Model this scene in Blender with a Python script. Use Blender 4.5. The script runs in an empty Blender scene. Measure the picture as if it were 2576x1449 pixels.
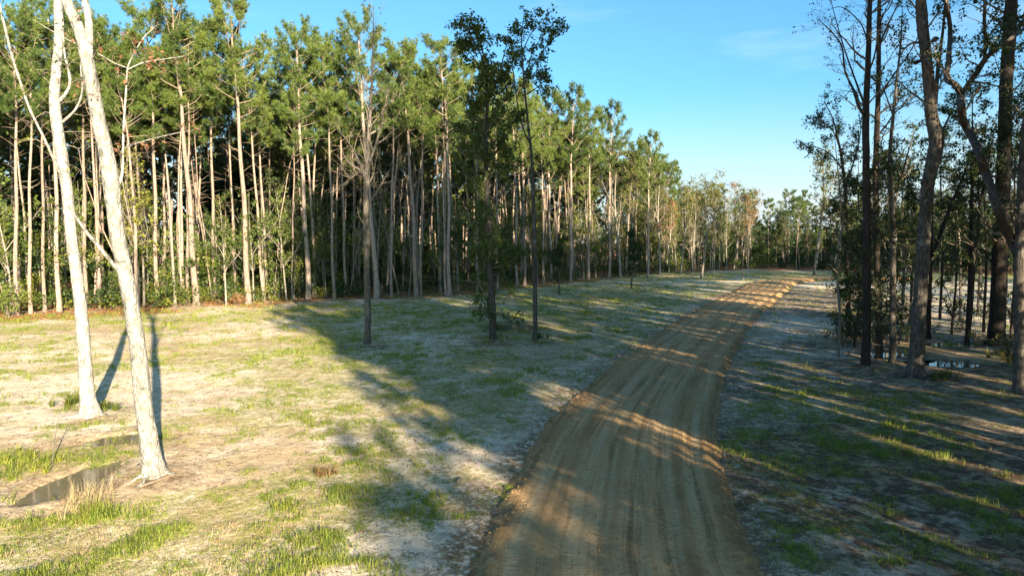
import bpy, math, numpy as np
from mathutils import Vector
R_ = math.radians
SC = bpy.context.scene
COL = SC.collection

# ------------------------------------------------------------------ camera, sky, sun, exposure
CAM_H, PITCH, FPX = 4.5, R_(4.0), 2576 * 24 / 36.0
cam = bpy.data.cameras.new('camera'); cam.lens = 24; cam.sensor_width = 36; cam.clip_start = .1; cam.clip_end = 3000
cam_o = bpy.data.objects.new('camera', cam); COL.objects.link(cam_o)
cam_o.location = (0, 0, CAM_H); cam_o.rotation_euler = (R_(90) - PITCH, 0, 0)
SC.camera = cam_o

SUN_EL, SUN_AZ = R_(16), R_(26)          # sun stands behind the camera, 26 degrees to its right
to_sun = Vector((math.sin(SUN_AZ) * math.cos(SUN_EL), -math.cos(SUN_AZ) * math.cos(SUN_EL), math.sin(SUN_EL)))
world = bpy.data.worlds.new('World'); SC.world = world; world.use_nodes = True
wt = world.node_tree; wt.nodes.clear()
w_out = wt.nodes.new('ShaderNodeOutputWorld'); w_bg = wt.nodes.new('ShaderNodeBackground'); w_sky = wt.nodes.new('ShaderNodeTexSky')
w_sky.sky_type = 'NISHITA'; w_sky.sun_disc = False; w_sky.sun_elevation = SUN_EL
w_sky.sun_rotation = R_(180) - SUN_AZ
w_sky.air_density = 1.0; w_sky.dust_density = 2.2; w_sky.ozone_density = 2.6; w_sky.altitude = 0
w_bg.inputs['Strength'].default_value = .050
# thin high cloud, from the direction looked in
w_tc = wt.nodes.new('ShaderNodeTexCoord'); w_map = wt.nodes.new('ShaderNodeMapping'); w_map.inputs['Scale'].default_value = (1.6, 1.6, 7)
w_n = wt.nodes.new('ShaderNodeTexNoise'); w_n.inputs['Scale'].default_value = 1.9; w_n.inputs['Detail'].default_value = 7; w_n.inputs['Roughness'].default_value = .55
w_r = wt.nodes.new('ShaderNodeMapRange'); w_r.inputs[1].default_value = .56; w_r.inputs[2].default_value = .86; w_r.inputs[3].default_value = 0; w_r.inputs[4].default_value = .2
w_mix = wt.nodes.new('ShaderNodeMixRGB'); w_mix.inputs[2].default_value = (7.5, 7.6, 7.8, 1)
wt.links.new(w_tc.outputs['Generated'], w_map.inputs[0]); wt.links.new(w_map.outputs[0], w_n.inputs['Vector'])
wt.links.new(w_n.outputs[0], w_r.inputs[0]); wt.links.new(w_r.outputs[0], w_mix.inputs[0])
w_tint = wt.nodes.new('ShaderNodeMixRGB'); w_tint.blend_type = 'MULTIPLY'; w_tint.inputs[0].default_value = 1; w_tint.inputs[2].default_value = (.62, 1.06, 1.20, 1)
wt.links.new(w_sky.outputs[0], w_tint.inputs[1]); w_sep = wt.nodes.new('ShaderNodeSeparateXYZ'); w_hz = wt.nodes.new('ShaderNodeMapRange'); w_hz.interpolation_type = 'SMOOTHSTEP'; w_hm = wt.nodes.new('ShaderNodeMixRGB'); w_hm.inputs[2].default_value = (4.2, 4.6, 4.7, 1)
for i_, v_ in ((1, -.02), (2, .22), (3, .9), (4, 0)): w_hz.inputs[i_].default_value = v_      # the pale band of air along the horizon, the same all round
wt.links.new(w_tc.outputs['Generated'], w_sep.inputs[0]); wt.links.new(w_sep.outputs[2], w_hz.inputs[0]); wt.links.new(w_hz.outputs[0], w_hm.inputs[0]); wt.links.new(w_tint.outputs[0], w_hm.inputs[1]); wt.links.new(w_hm.outputs[0], w_mix.inputs[1]); wt.links.new(w_mix.outputs[0], w_bg.inputs[0]); wt.links.new(w_bg.outputs[0], w_out.inputs[0])

sun = bpy.data.lights.new('sun', 'SUN'); sun.energy = 5.0; sun.angle = R_(.53); sun.color = (1.0, .84, .60)
sun_o = bpy.data.objects.new('sun', sun); COL.objects.link(sun_o)
sun_o.rotation_euler = (-to_sun).to_track_quat('-Z', 'Y').to_euler()
vs = SC.view_settings; vs.view_transform = 'Standard'; vs.look = 'None'; vs.gamma = 1; vs.use_curve_mapping = False
vs.exposure = 2.3
SC.cycles.max_bounces = 6; SC.cycles.diffuse_bounces = 1; SC.cycles.transmission_bounces = 4; SC.cycles.transparent_max_bounces = 4
SC.cycles.use_denoising = True

# ------------------------------------------------------------------ helpers: pixels of the photograph (2576 wide) to places
CP, SP = math.cos(PITCH), math.sin(PITCH)
def ray(px, py):
    u = (px - 1288) / FPX; v = (724.5 - py) / FPX
    return u, CP + v * SP, v * CP - SP
def gp(px, py):                                        # the point of level ground seen there
    a, b, c = ray(px, py); t = -CAM_H / c
    return np.array((a * t, b * t, 0.0))
def at(px, py, Y):                                     # the point at distance Y seen there
    a, b, c = ray(px, py); t = Y / b
    return np.array((a * t, Y, CAM_H + c * t))
def rad(wpx, Y): return wpx * .5 / FPX * Y             # half a width in pixels at distance Y, in metres

# ------------------------------------------------------------------ helpers: noise
def _h(ix, iy, seed):
    n = (ix.astype(np.int64) * 374761393 + iy.astype(np.int64) * 668265263 + seed * 1442695041) & 0x7fffffff
    n = ((n ^ (n >> 13)) * 1274126177) & 0x7fffffff
    n = ((n ^ (n >> 16)) * 69069) & 0x7fffffff
    return (n & 0xffff) / 65535.0
def vnoise(x, y, seed=0):
    x = np.asarray(x, float); y = np.asarray(y, float)
    ix = np.floor(x); iy = np.floor(y); fx = x - ix; fy = y - iy
    fx = fx * fx * (3 - 2 * fx); fy = fy * fy * (3 - 2 * fy)
    a = _h(ix, iy, seed); b = _h(ix + 1, iy, seed); c = _h(ix, iy + 1, seed); d = _h(ix + 1, iy + 1, seed)
    return (a * (1 - fx) + b * fx) * (1 - fy) + (c * (1 - fx) + d * fx) * fy
def fbm(x, y, o=4, seed=0):
    s = 0; a = .5; n = 0
    for i in range(o):
        s = s + a * vnoise(np.asarray(x) * 2 ** i + 17.3 * i, np.asarray(y) * 2 ** i - 9.1 * i, seed + i); n += a; a *= .5
    return s / n
def sstep(a, b, x):
    t = np.clip((np.asarray(x, float) - a) / (b - a), 0, 1); return t * t * (3 - 2 * t)

# ------------------------------------------------------------------ helpers: meshes
def mesh_np(name, V, Q=None, T=None, mat=None, attrs=None, smooth=False, uv=None):
    V = np.asarray(V, np.float32)
    nq = 0 if Q is None else len(Q); nt = 0 if T is None else len(T)
    me = bpy.data.meshes.new(name)
    me.vertices.add(len(V)); me.vertices.foreach_set('co', V.ravel())
    loops = []
    if nq: loops.append(np.asarray(Q, np.int32).ravel())
    if nt: loops.append(np.asarray(T, np.int32).ravel())
    loops = np.concatenate(loops)
    me.loops.add(len(loops)); me.loops.foreach_set('vertex_index', loops)
    me.polygons.add(nq + nt)
    st = np.concatenate([np.arange(nq) * 4, nq * 4 + np.arange(nt) * 3]).astype(np.int32)
    me.polygons.foreach_set('loop_start', st)
    if smooth: me.polygons.foreach_set('use_smooth', np.ones(nq + nt, bool))
    for k, a in (attrs or {}).items():
        at_ = me.attributes.new(k, 'FLOAT', 'POINT'); at_.data.foreach_set('value', np.asarray(a, np.float32))
    if uv is not None:
        u = me.uv_layers.new(name='uv'); u.data.foreach_set('uv', np.asarray(uv, np.float32)[loops].ravel())
    if mat: me.materials.append(mat)
    me.update(calc_edges=True); me.validate()
    return me
def link(name, me, parent=None, label=None, cat=None, group=None, kind=None):
    o = bpy.data.objects.new(name, me); COL.objects.link(o); o.parent = parent
    if name in ('branchwork', 'side_twigs', 'stems'): kind = 'stuff'
    for k, v in (('label', label), ('category', cat), ('group', group), ('kind', kind)):
        if v: o[k] = v
    return o
def thing(name, loc, label, cat, group=None):
    o = link(name, None, None, label, cat, group); o.location = [float(c) for c in loc]; o.empty_display_size = .3; return o
def copy_tree(root, loc, rz, scale, label, group=None, tilt=(0, 0)):
    r = root.copy(); COL.objects.link(r)
    r.location = [float(c) for c in loc]; r.rotation_euler = (float(tilt[0]), float(tilt[1]), float(rz)); r.rotation_mode = 'XYZ'
    r.scale = scale if isinstance(scale, tuple) else (scale,) * 3
    r['label'] = label
    if group: r['group'] = group
    elif 'group' in r: del r['group']
    for ch in root.children:
        c = ch.copy(); COL.objects.link(c); c.parent = r
    return r

def smooth_line(P, n):                                   # Catmull-Rom through the points
    P = np.asarray(P, float); m = len(P)
    if m < 3: 
        t = np.linspace(0, 1, n)[:, None]; return P[0] * (1 - t) + P[-1] * t
    E = np.vstack([2 * P[0] - P[1], P, 2 * P[-1] - P[-2]])
    t = np.linspace(0, m - 1 - 1e-6, n); i = t.astype(int); f = (t - i)[:, None]
    a, b, c, d = E[i], E[i + 1], E[i + 2], E[i + 3]
    return .5 * (2 * b + (c - a) * f + (2 * a - 5 * b + 4 * c - d) * f ** 2 + (3 * b - a - 3 * c + d) * f ** 3)
def tube(P, Rr, sides, rng=None, rough=0., lobes=None):
    P = np.asarray(P, float); n = len(P); Rr = np.asarray(Rr, float)
    T = np.gradient(P, axis=0); T /= np.linalg.norm(T, axis=1)[:, None] + 1e-9
    ref = np.array((1., 0, 0)) if abs(T[:, 0]).mean() < .8 else np.array((0, 1., 0))
    A = np.cross(T, ref); A /= np.linalg.norm(A, axis=1)[:, None] + 1e-9
    B = np.cross(T, A)
    th = np.linspace(0, 2 * np.pi, sides, endpoint=False)
    r = np.repeat(Rr[:, None], sides, 1)
    if rough: r = r * (1 + rough * rng.normal(size=r.shape))
    if lobes is not None: r = r * (1 + lobes[:, None] * (.5 + .5 * np.cos(5 * th + .7))[None] + lobes[:, None] * .5 * np.cos(3 * th + 2)[None])
    V = P[:, None] + r[..., None] * (np.cos(th)[None, :, None] * A[:, None] + np.sin(th)[None, :, None] * B[:, None])
    V = V.reshape(-1, 3)
    i = np.arange(n - 1)[:, None] * sides; j = np.arange(sides)[None]; j2 = (j + 1) % sides
    Q = np.stack([i + j, i + j2, i + sides + j2, i + sides + j], -1).reshape(-1, 4)
    return V, Q
def join(parts):
    Vs, Qs, k = [], [], 0
    for V, Q in parts:
        Vs.append(V); Qs.append(Q + k); k += len(V)
    return np.vstack(Vs), np.vstack(Qs)
def unit(v): return v / (np.linalg.norm(v, axis=-1, keepdims=True) + 1e-9)
def leaf_quads(pos, rng, size, up=.35, aspect=.6, jit=.5):
    n = len(pos); a = unit(rng.normal(size=(n, 3)) + np.array((0, 0, -.15)))
    nrm = unit(rng.normal(size=(n, 3)) + np.array((0, 0, up * 3))); b = unit(np.cross(nrm, a)); 
    L = size * (1 + jit * rng.uniform(-1, 1, (n, 1))); W = L * aspect * .5
    fold = np.cross(a, b) * L * .12
    V = np.stack([pos, pos + a * L * .5 + b * W + fold, pos + a * L, pos + a * L * .5 - b * W + fold], 1).reshape(-1, 3)
    Q = np.arange(4 * n).reshape(-1, 4)
    return V, Q, np.repeat(rng.uniform(0, 1, n), 4)

# ------------------------------------------------------------------ materials
def mat_new(name):
    m = bpy.data.materials.new(name); m.use_nodes = True; t = m.node_tree; t.nodes.clear()
    return m, t, t.nodes.new('ShaderNodeOutputMaterial')
class NT:
    def __init__(s, t): s.t = t
    def n(s, typ, **kw):
        x = s.t.nodes.new('ShaderNode' + typ)
        for k, v in kw.items(): setattr(x, k, v)
        return x
    def l(s, a, b): s.t.links.new(a, b)
    def noise(s, vec, scale, detail=4, rough=.55, dist=0):
        x = s.n('TexNoise'); x.inputs['Scale'].default_value = scale; x.inputs['Detail'].default_value = detail
        x.inputs['Roughness'].default_value = rough; x.inputs['Distortion'].default_value = dist
        if vec is not None: s.l(vec, x.inputs['Vector'])
        return x.outputs[0]
    def ramp(s, val, lo, hi, a=0., b=1.):
        x = s.n('MapRange'); x.interpolation_type = 'SMOOTHSTEP'
        s.l(val, x.inputs[0])
        for i, v in ((1, lo), (2, hi), (3, a), (4, b)): x.inputs[i].default_value = v
        return x.outputs[0]
    def mix(s, f, a, b, mode='MIX'):
        x = s.n('MixRGB', blend_type=mode)
        for i, v in ((0, f), (1, a), (2, b)):
            if isinstance(v, (int, float)): x.inputs[i].default_value = v
            elif isinstance(v, tuple): x.inputs[i].default_value = (*v, 1)
            else: s.l(v, x.inputs[i])
        return x.outputs[0]
    def math(s, op, a, b=0., clamp=False):
        x = s.n('Math', operation=op, use_clamp=clamp)
        for i, v in ((0, a), (1, b)):
            if isinstance(v, (int, float)): x.inputs[i].default_value = v
            else: s.l(v, x.inputs[i])
        return x.outputs[0]
    def attr(s, name): return s.n('Attribute', attribute_name=name).outputs['Fac']
    def mapping(s, vec, scale):
        x = s.n('Mapping'); x.inputs['Scale'].default_value = scale; s.l(vec, x.inputs[0]); return x.outputs[0]
    def bump(s, h, strength, dist):
        x = s.n('Bump'); x.inputs['Strength'].default_value = strength; x.inputs['Distance'].default_value = dist; s.l(h, x.inputs['Height']); return x.outputs[0]

def leaf_mat(name, ca, cb, trans=.35, vary=.25, rough=.55):
    m, t, out = mat_new(name); k = NT(t)
    c = k.mix(k.attr('tint'), ca, cb)
    oi = k.n('ObjectInfo'); hs = k.n('HueSaturation'); k.l(c, hs.inputs['Color'])
    k.l(k.ramp(oi.outputs['Random'], 0, 1, .485, .515), hs.inputs['Hue']); k.l(k.ramp(oi.outputs['Random'], 0, 1, 1 + vary, 1 - vary), hs.inputs['Value'])
    p = k.n('BsdfPrincipled'); p.inputs['Roughness'].default_value = rough; p.inputs['Specular IOR Level'].default_value = .35
    tr = k.n('BsdfTranslucent'); k.l(hs.outputs[0], p.inputs['Base Color'])
    k.l(k.mix(1., hs.outputs[0], (1.25, 1.3, .7), 'MULTIPLY'), tr.inputs[0])
    mx = k.n('MixShader'); mx.inputs[0].default_value = trans
    k.l(p.outputs[0], mx.inputs[1]); k.l(tr.outputs[0], mx.inputs[2]); k.l(mx.outputs[0], out.inputs[0])
    return m
def bark_mat(name, ca, cb, dark, scale=(9, 9, 1.6), patch=None, bump=.6, patch_s=2.2, plates=.5):
    m, t, out = mat_new(name); k = NT(t)
    co = k.n('TexCoord').outputs['Object']
    v = k.mapping(co, scale)
    n1 = k.noise(v, 1.4, 6, .65, .4)
    c = k.mix(k.ramp(n1, .32, .68), ca, cb)
    vo = k.n('TexVoronoi', feature='DISTANCE_TO_EDGE'); k.l(v, vo.inputs['Vector']); vo.inputs['Scale'].default_value = 1.3
    crack = k.ramp(vo.outputs[0], 0, .16, 1, 0)
    c = k.mix(k.math('MULTIPLY', crack, plates), c, dark)
    if patch:
        pn = k.noise(co, patch_s, 5, .6, .8)
        c = k.mix(k.ramp(pn, .56, .66, 0, .85), c, patch)
    p = k.n('BsdfPrincipled'); p.inputs['Roughness'].default_value = .85; p.inputs['Specular IOR Level'].default_value = .2
    oi = k.n('ObjectInfo'); hs = k.n('HueSaturation'); k.l(c, hs.inputs['Color']); k.l(k.ramp(oi.outputs['Random'], 0, 1, .8, 1.15), hs.inputs['Value'])
    k.l(hs.outputs[0], p.inputs['Base Color'])
    hgt = k.math('SUBTRACT', n1, k.math('MULTIPLY', crack, .5))
    k.l(k.bump(hgt, bump, .03), p.inputs['Normal'])
    k.l(p.outputs[0], out.inputs[0])
    return m
M = {}
M['pine_bark'] = bark_mat('pine_bark', (.33, .262, .216), (.185, .138, .110), (.06, .04, .03), (8, 8, 1.5), None, .7)
M['white_bark'] = bark_mat('white_bark', (.31, .302, .28), (.16, .153, .137), (.06, .055, .048), (7, 7, 4), (.085, .08, .065), .8, 3.6, 0.0)
M['grey_bark'] = bark_mat('grey_bark', (.125, .108, .09), (.062, .053, .043), (.02, .016, .013), (11, 11, 2), (.16, .155, .14), .7, 3.5, .6)
M['dark_bark'] = bark_mat('dark_bark', (.075, .058, .046), (.04, .031, .024), (.02, .016, .013), (10, 10, 1.6), None, .8, 3, .7)
M['pale_bark'] = bark_mat('pale_bark', (.25, .222, .182), (.145, .125, .10), (.10, .085, .07), (11, 11, 3), (.27, .26, .235), .35, 3, .25)
M['twig'] = bark_mat('twig', (.26, .20, .15), (.15, .115, .085), (.06, .05, .04), (12, 12, 4), None, .2, 3, .2)
M['pale_twig'] = bark_mat('pale_twig', (.22, .185, .148), (.135, .112, .088), (.12, .1, .08), (12, 12, 4), None, .2, 3, .2)
M['needle'] = leaf_mat('needle', (.022, .054, .010), (.115, .152, .026), .14, .25, .45)
M['leaf_green'] = leaf_mat('leaf_green', (.040, .078, .014), (.120, .155, .026), .38, .3)
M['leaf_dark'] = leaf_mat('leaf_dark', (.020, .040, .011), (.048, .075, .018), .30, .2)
M['leaf_evergreen'] = leaf_mat('leaf_evergreen', (.034, .062, .014), (.080, .118, .024), .32, .2)
M['leaf_yellow'] = leaf_mat('leaf_yellow', (.085, .115, .018), (.21, .215, .035), .4, .2)
M['leaf_olive'] = leaf_mat('leaf_olive', (.075, .088, .020), (.160, .150, .042), .35, .25)
M['leaf_red'] = leaf_mat('leaf_red', (.17, .06, .035), (.27, .15, .085), .4, .15)
M['leaf_rust'] = leaf_mat('leaf_rust', (.17, .085, .035), (.27, .15, .07), .35, .2)
M['grass'] = leaf_mat('grass', (.100, .160, .016), (.32, .32, .062), .38, .05, .6)
M['dry_grass'] = leaf_mat('dry_grass', (.32, .23, .12), (.46, .36, .21), .3, .05, .7)
M['litter'] = leaf_mat('litter', (.055, .036, .022), (.20, .12, .065), .1, .1, .8)
M['straw'] = leaf_mat('straw', (.20, .075, .028), (.33, .15, .06), .1, .1, .8)

# ------------------------------------------------------------------ the lie of the land
_re = [(1449, 1190, 1915), (1300, 1245, 1862), (1170, 1312, 1814), (1060, 1385, 1795), (960, 1498, 1802), (880, 1600, 1840), (810, 1705, 1885), (770, 1775, 1930), (735, 1848, 1975), (712, 1905, 2010)]
_rc = [(gp(l, y) + gp(r, y)) / 2 for y, l, r in _re]
_rc = [np.array((2.2, -30., 0)), np.array((1.6, -12., 0)), np.array((1.25, 0, 0)), np.array((1.2, 5., 0))] + _rc + [np.array((36., 79., 0)), np.array((47., 81., 0))]
ROAD = smooth_line(_rc, 1500)
_rs = np.concatenate([[0], np.cumsum(np.linalg.norm(np.diff(ROAD, axis=0), axis=1))])
_s = np.arange(0, _rs[-1], .11)
ROAD = np.stack([np.interp(_s, _rs, ROAD[:, i]) for i in range(3)], 1)
_rt = unit(np.gradient(ROAD, axis=0)); ROADN = np.stack([_rt[:, 1], -_rt[:, 0], 0 * _rt[:, 0]], 1)   # to the right of travel
def road_dist(x, y):
    x = np.asarray(x, float).ravel(); y = np.asarray(y, float).ravel(); out = np.empty(len(x))
    R2 = ROAD[::6, :2]
    for i in range(0, len(x), 20000):
        d = (x[i:i + 20000, None] - R2[None, :, 0]) ** 2 + (y[i:i + 20000, None] - R2[None, :, 1]) ** 2
        out[i:i + 20000] = np.sqrt(d.min(1))
    return out
PUD = []                                                # x, y, half length, half width, turn, depth
def puddle_at(px, py, a, b, ang, depth=.12):
    c = gp(px, py); PUD.append((c[0], c[1], a, b, R_(ang), depth)); return len(PUD) - 1
puddle_at(185, 1205, 1.25, .55, 82); puddle_at(318, 1100, .95, .55, 10)
puddle_at(1300, 822, 1.9, 1.4, 90); puddle_at(2240, 893, 1.25, 1.25, 10); puddle_at(2365, 911, 1.5, .8, -10); puddle_at(2385, 864, 1.5, .8, 0); puddle_at(2020, 868, 1.3, .9, 60, .04)
def pud_r(i, x, y):
    cx, cy, a, b, t, d = PUD[i]; dx, dy = x - cx, y - cy
    u = (dx * math.cos(t) + dy * math.sin(t)) / a; v = (-dx * math.sin(t) + dy * math.cos(t)) / b
    return np.sqrt(u * u + v * v) * ((.62 + .82 * fbm(x * 2.6, y * 2.6, 3, 40 + i)) if i < 2 else (.78 + .5 * fbm(x * 1.7, y * 1.7, 3, 40 + i)))
EDGE = np.array([(-75, 18), (-48, 31), (-35, 37.5), (-27, 41.5), (-18.5, 47.6), (-15.2, 51), (-7.6, 54), (.5, 66), (6.4, 74), (11.9, 83), (18, 92), (28, 102), (37, 107), (50, 100), (62, 94), (80, 88), (120, 80)], float)
_es = np.concatenate([[0], np.cumsum(np.linalg.norm(np.diff(EDGE, axis=0), axis=1))])
_et = np.gradient(EDGE, axis=0); _et /= np.linalg.norm(_et, axis=1)[:, None]
EDGEN = np.stack([-_et[:, 1], _et[:, 0]], 1)           # into the forest
def edge_pt(s, off):
    p = np.array([np.interp(s, _es, EDGE[:, i]) for i in (0, 1)]); n = np.array([np.interp(s, _es, EDGEN[:, i]) for i in (0, 1)])
    n /= np.linalg.norm(n); return p + n * off
def forest_in(x, y):                                    # metres behind the forest edge (positive inside)
    x = np.asarray(x, float); sh = x.shape; x = x.ravel(); y = np.asarray(y, float).ravel()
    ang = np.arctan2(x, np.maximum(y, .1) + 0 * x); r = np.hypot(x, y)
    ea = np.arctan2(EDGE[:, 0], EDGE[:, 1]); er = np.hypot(EDGE[:, 0], EDGE[:, 1]); o = np.argsort(ea)
    lim = np.interp(ang, ea[o], er[o])
    return np.where(y > 0, (r - lim) * .72, -30.).reshape(sh)
def mound(x, y, px, py, r, h):
    c = gp(px, py); return h * np.exp(-((x - c[0]) ** 2 + (y - c[1]) ** 2) / (r * r))
def ground_z(x, y):
    x = np.asarray(x, float); y = np.asarray(y, float)
    z = .22 * (fbm(x * .07, y * .07, 2, 3) - .5) + .10 * (fbm(x * .35, y * .35, 3, 5) - .5) + .035 * (fbm(x * 1.9, y * 1.9, 3, 9) - .5)
    for i, p in enumerate(PUD):
        r = pud_r(i, x, y)
        z = z * sstep(1.1, 2.2, r) if p[5] > .05 else z
        z = z - p[5] * sstep(1.25, .55, r)
    z = z + mound(x, y, 388, 1205, .9, .10) + mound(x, y, 228, 1048, 1.0, .10) + mound(x, y, 1240, 857, 1.6, .12)
    return z
def gz(p): return float(ground_z(np.array([p[0]]), np.array([p[1]]))[0])
def on_ground(px, py):
    p = gp(px, py); p[2] = gz(p); return p

def blob(x, y, px, py, a, b, ang=0):
    c = gp(px, py); t = R_(ang); dx, dy = x - c[0], y - c[1]
    u = (dx * math.cos(t) + dy * math.sin(t)) / a; v = (-dx * math.sin(t) + dy * math.cos(t)) / b
    return np.exp(-(u * u + v * v))
def masks(x, y):
    fo = forest_in(x, y); rd = road_dist(x, y).reshape(np.shape(x))
    n = fbm(x * .33, y * .33, 4, 21); n2 = fbm(x * 1.3, y * 1.3, 3, 33)
    bias = -.024 + 0 * x
    for px, py, a, b, ang, w in ((170, 1400, 3.6, 2.0, 25, .7), (480, 1290, 2.2, .9, 30, .16), (700, 1050, 5, 2.4, 25, .17), (640, 900, 7, 4, 25, .13), (950, 1120, 3, 1.6, 30, .06), (900, 1290, 3.0, 1.2, 20, .05),
                             (40, 1165, 1.6, 1.0, 0, .34), (1100, 930, 7, 4, 0, .21), (1250, 800, 12, 8, 20, .23), (1600, 740, 18, 12, 30, .26), (1900, 690, 40, 12, 0, .30), (2400, 697, 30, 5, 0, .42),
                             (1950, 1100, 3.2, 3.4, 20, .25), (1990, 1290, 1.6, 2.4, 0, .10), (2200, 1250, 6, 4, -20, .11), (430, 800, 14, 5, 30, .15), (1080, 1270, .9, .6, 0, .22), (2100, 1010, 5, 3, 0, .15),
                             (280, 1190, 2.2, .9, 30, -.2), (120, 1270, 2, .9, 20, -.28), (250, 1100, 2.0, 1.0, 20, -.15), (350, 950, 2, 2, 0, -.04), (1500, 1020, 2.2, 1.2, 45, -.14), (1250, 1130, 2.4, 1.2, 40, -.16), (1200, 1380, 2.4, 2.4, 0, -.06), (100, 960, 5, 2, 15, -.10),
                             (2010, 860, 4, 3.5, 0, -.26), (2350, 760, 12, 14, 0, -.45), (2030, 770, 7, 9, 0, -.40), (2350, 900, 7, 3, -10, -.22), (2480, 1300, 3.5, 3.5, 0, -.12), (2420, 1080, 4, 2, -20, -.08)):
        bias = bias + w * blob(x, y, px, py, a, b, ang)
    n3 = fbm(x * 3.1, y * 3.1, 2, 37)
    g = sstep(.50, .61, n * .46 + n2 * .32 + n3 * .22 + bias) * sstep(1.9, 2.7, rd) * sstep(2.0, -1.2, fo)
    straw = sstep(-3.2, -.4, fo + (n - .5) * 9)
    mud = np.zeros_like(x)
    for i in range(len(PUD)): mud = np.maximum(mud, sstep(1.7, 1.0, pud_r(i, x, y)) * (.42 if i < 2 else .95))
    for px, py, a, b, ang, w in ((2360, 930, 7.5, 3.2, -8, 1.0), (2480, 1010, 4, 2, -20, .9), (2030, 768, 6.5, 13, 8, 1.1), (2075, 742, 8, 9, 0, 1.0), (2250, 985, 8, 3, -14, .9), (2250, 1180, 8, 5, -20, .8), (2450, 1200, 7, 6, 0, 1.15), (2100, 950, 5, 4, 0, .5), (2060, 1400, 3.5, 2.5, 0, .4), (1240, 865, 1.6, .9, 0, .9), (1347, 862, 1.2, .7, 0, .7), (925, 868, 1.6, .9, 0, .8), (2560, 1330, 5, 6, 0, .75), (2400, 860, 7, 4, 0, .8), (1960, 880, 2.5, 4, 0, .35), (2300, 1150, 6, 2.5, -30, .45),  # wet soil; right of the road the dark tone also paints in deeper shade
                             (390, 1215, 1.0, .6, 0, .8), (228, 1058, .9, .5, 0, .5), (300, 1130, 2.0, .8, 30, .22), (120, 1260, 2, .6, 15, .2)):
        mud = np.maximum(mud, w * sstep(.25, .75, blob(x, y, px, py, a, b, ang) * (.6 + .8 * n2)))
    pale = np.clip(.5 + 1.6 * (fbm(x * .22 + 40, y * .22, 3, 51) - .5), 0, 1)
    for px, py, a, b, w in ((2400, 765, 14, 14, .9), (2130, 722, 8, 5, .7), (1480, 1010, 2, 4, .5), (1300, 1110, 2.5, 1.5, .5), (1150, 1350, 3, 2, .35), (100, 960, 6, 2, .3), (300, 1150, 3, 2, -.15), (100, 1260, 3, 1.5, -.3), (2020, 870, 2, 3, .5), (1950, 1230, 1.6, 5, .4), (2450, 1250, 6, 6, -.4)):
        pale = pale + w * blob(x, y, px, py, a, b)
    spill = sstep(3.0, 1.9, rd + (n2 - .5) * 1.5)
    return spill, g, straw, mud * (1 - straw * .6), np.clip(pale, 0, 1)

# the ground: one sheet, fine in front of the camera
def spaced(stops):
    out = []
    for (a, b, d) in stops: out.append(np.arange(a, b - 1e-6, d))
    return np.concatenate(out + [[stops[-1][1]]])
gx = spaced([(-700, -120, 60), (-120, -60, 4), (-60, -24, .8), (-24, -12, .25), (-12, 14, .13), (14, 30, .25), (30, 80, .9), (80, 140, 4), (140, 700, 60)])
gy = spaced([(-400, -60, 40), (-60, 0, 4), (0, 6, .5), (6, 26, .13), (26, 42, .25), (42, 75, .5), (75, 130, 1.2), (130, 250, 10), (250, 1100, 85)])
GX, GY = np.meshgrid(gx, gy)
GZ = ground_z(GX, GY); GRD = road_dist(GX, GY).reshape(GX.shape)
GZ = GZ - .10 * sstep(2.3, 1.7, GRD)
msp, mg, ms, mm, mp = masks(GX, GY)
ni, nj = GX.shape
_i = np.arange(ni - 1)[:, None] * nj; _j = np.arange(nj - 1)[None]
GQ = np.stack([_i + _j, _i + _j + 1, _i + nj + _j + 1, _i + nj + _j], -1).reshape(-1, 4)
m, t, out = mat_new('sandy_ground'); k = NT(t)
co = k.n('TexCoord').outputs['Object']
rdg = k.math('ABSOLUTE', k.math('SUBTRACT', k.noise(co, 3.4, 5, .6, .6), .5)); rdg2 = k.math('ABSOLUTE', k.math('SUBTRACT', k.noise(co, 11, 4, .6, .4), .5))
nb = k.noise(co, .9, 6, .62); nf = k.noise(co, 7, 5, .7); nm = k.noise(co, 2.6, 5, .6, .5); ng = k.noise(co, 38, 3, .7)
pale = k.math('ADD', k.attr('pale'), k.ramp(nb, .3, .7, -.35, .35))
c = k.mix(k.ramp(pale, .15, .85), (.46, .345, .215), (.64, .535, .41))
c = k.mix(k.ramp(nm, .50, .72, 0, .45), c, (.43, .32, .20))
c = k.mix(k.ramp(nf, .58, .74, 0, .55), c, (.17, .115, .07))
c = k.mix(k.ramp(ng, .60, .78, 0, .5), c, (.12, .085, .055))
deb = k.ramp(nm, .40, .58, .15, 1)
c = k.mix(k.math('MULTIPLY', k.ramp(rdg, .0, .035, .75, 0), deb), c, (.11, .08, .05))
c = k.mix(k.math('MULTIPLY', k.ramp(rdg2, .0, .04, .6, 0), deb), c, (.10, .072, .045))
gm = k.math('MULTIPLY', k.attr('grass'), k.ramp(nf, .40, .60, .10, 1))
c = k.mix(k.math('MULTIPLY', gm, .70), c, (.215, .200, .060))
c = k.mix(k.math('MULTIPLY', k.attr('spill'), k.ramp(nf, .42, .54, .05, 1)), c, (.20, .135, .075))
st = k.math('MULTIPLY', k.attr('straw'), k.ramp(nm, .25, .5, .55, 1))
c = k.mix(st, c, k.mix(nf, (.19, .075, .035), (.30, .155, .075)))
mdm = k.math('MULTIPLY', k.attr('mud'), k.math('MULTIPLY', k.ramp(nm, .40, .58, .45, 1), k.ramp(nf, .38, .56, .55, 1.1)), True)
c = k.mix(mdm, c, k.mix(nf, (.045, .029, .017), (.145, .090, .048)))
p = k.n('BsdfPrincipled'); k.l(c, p.inputs['Base Color']); p.inputs['Specular IOR Level'].default_value = .12
k.l(k.ramp(mdm, 0, 1, .95, .85), p.inputs['Roughness'])
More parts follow.
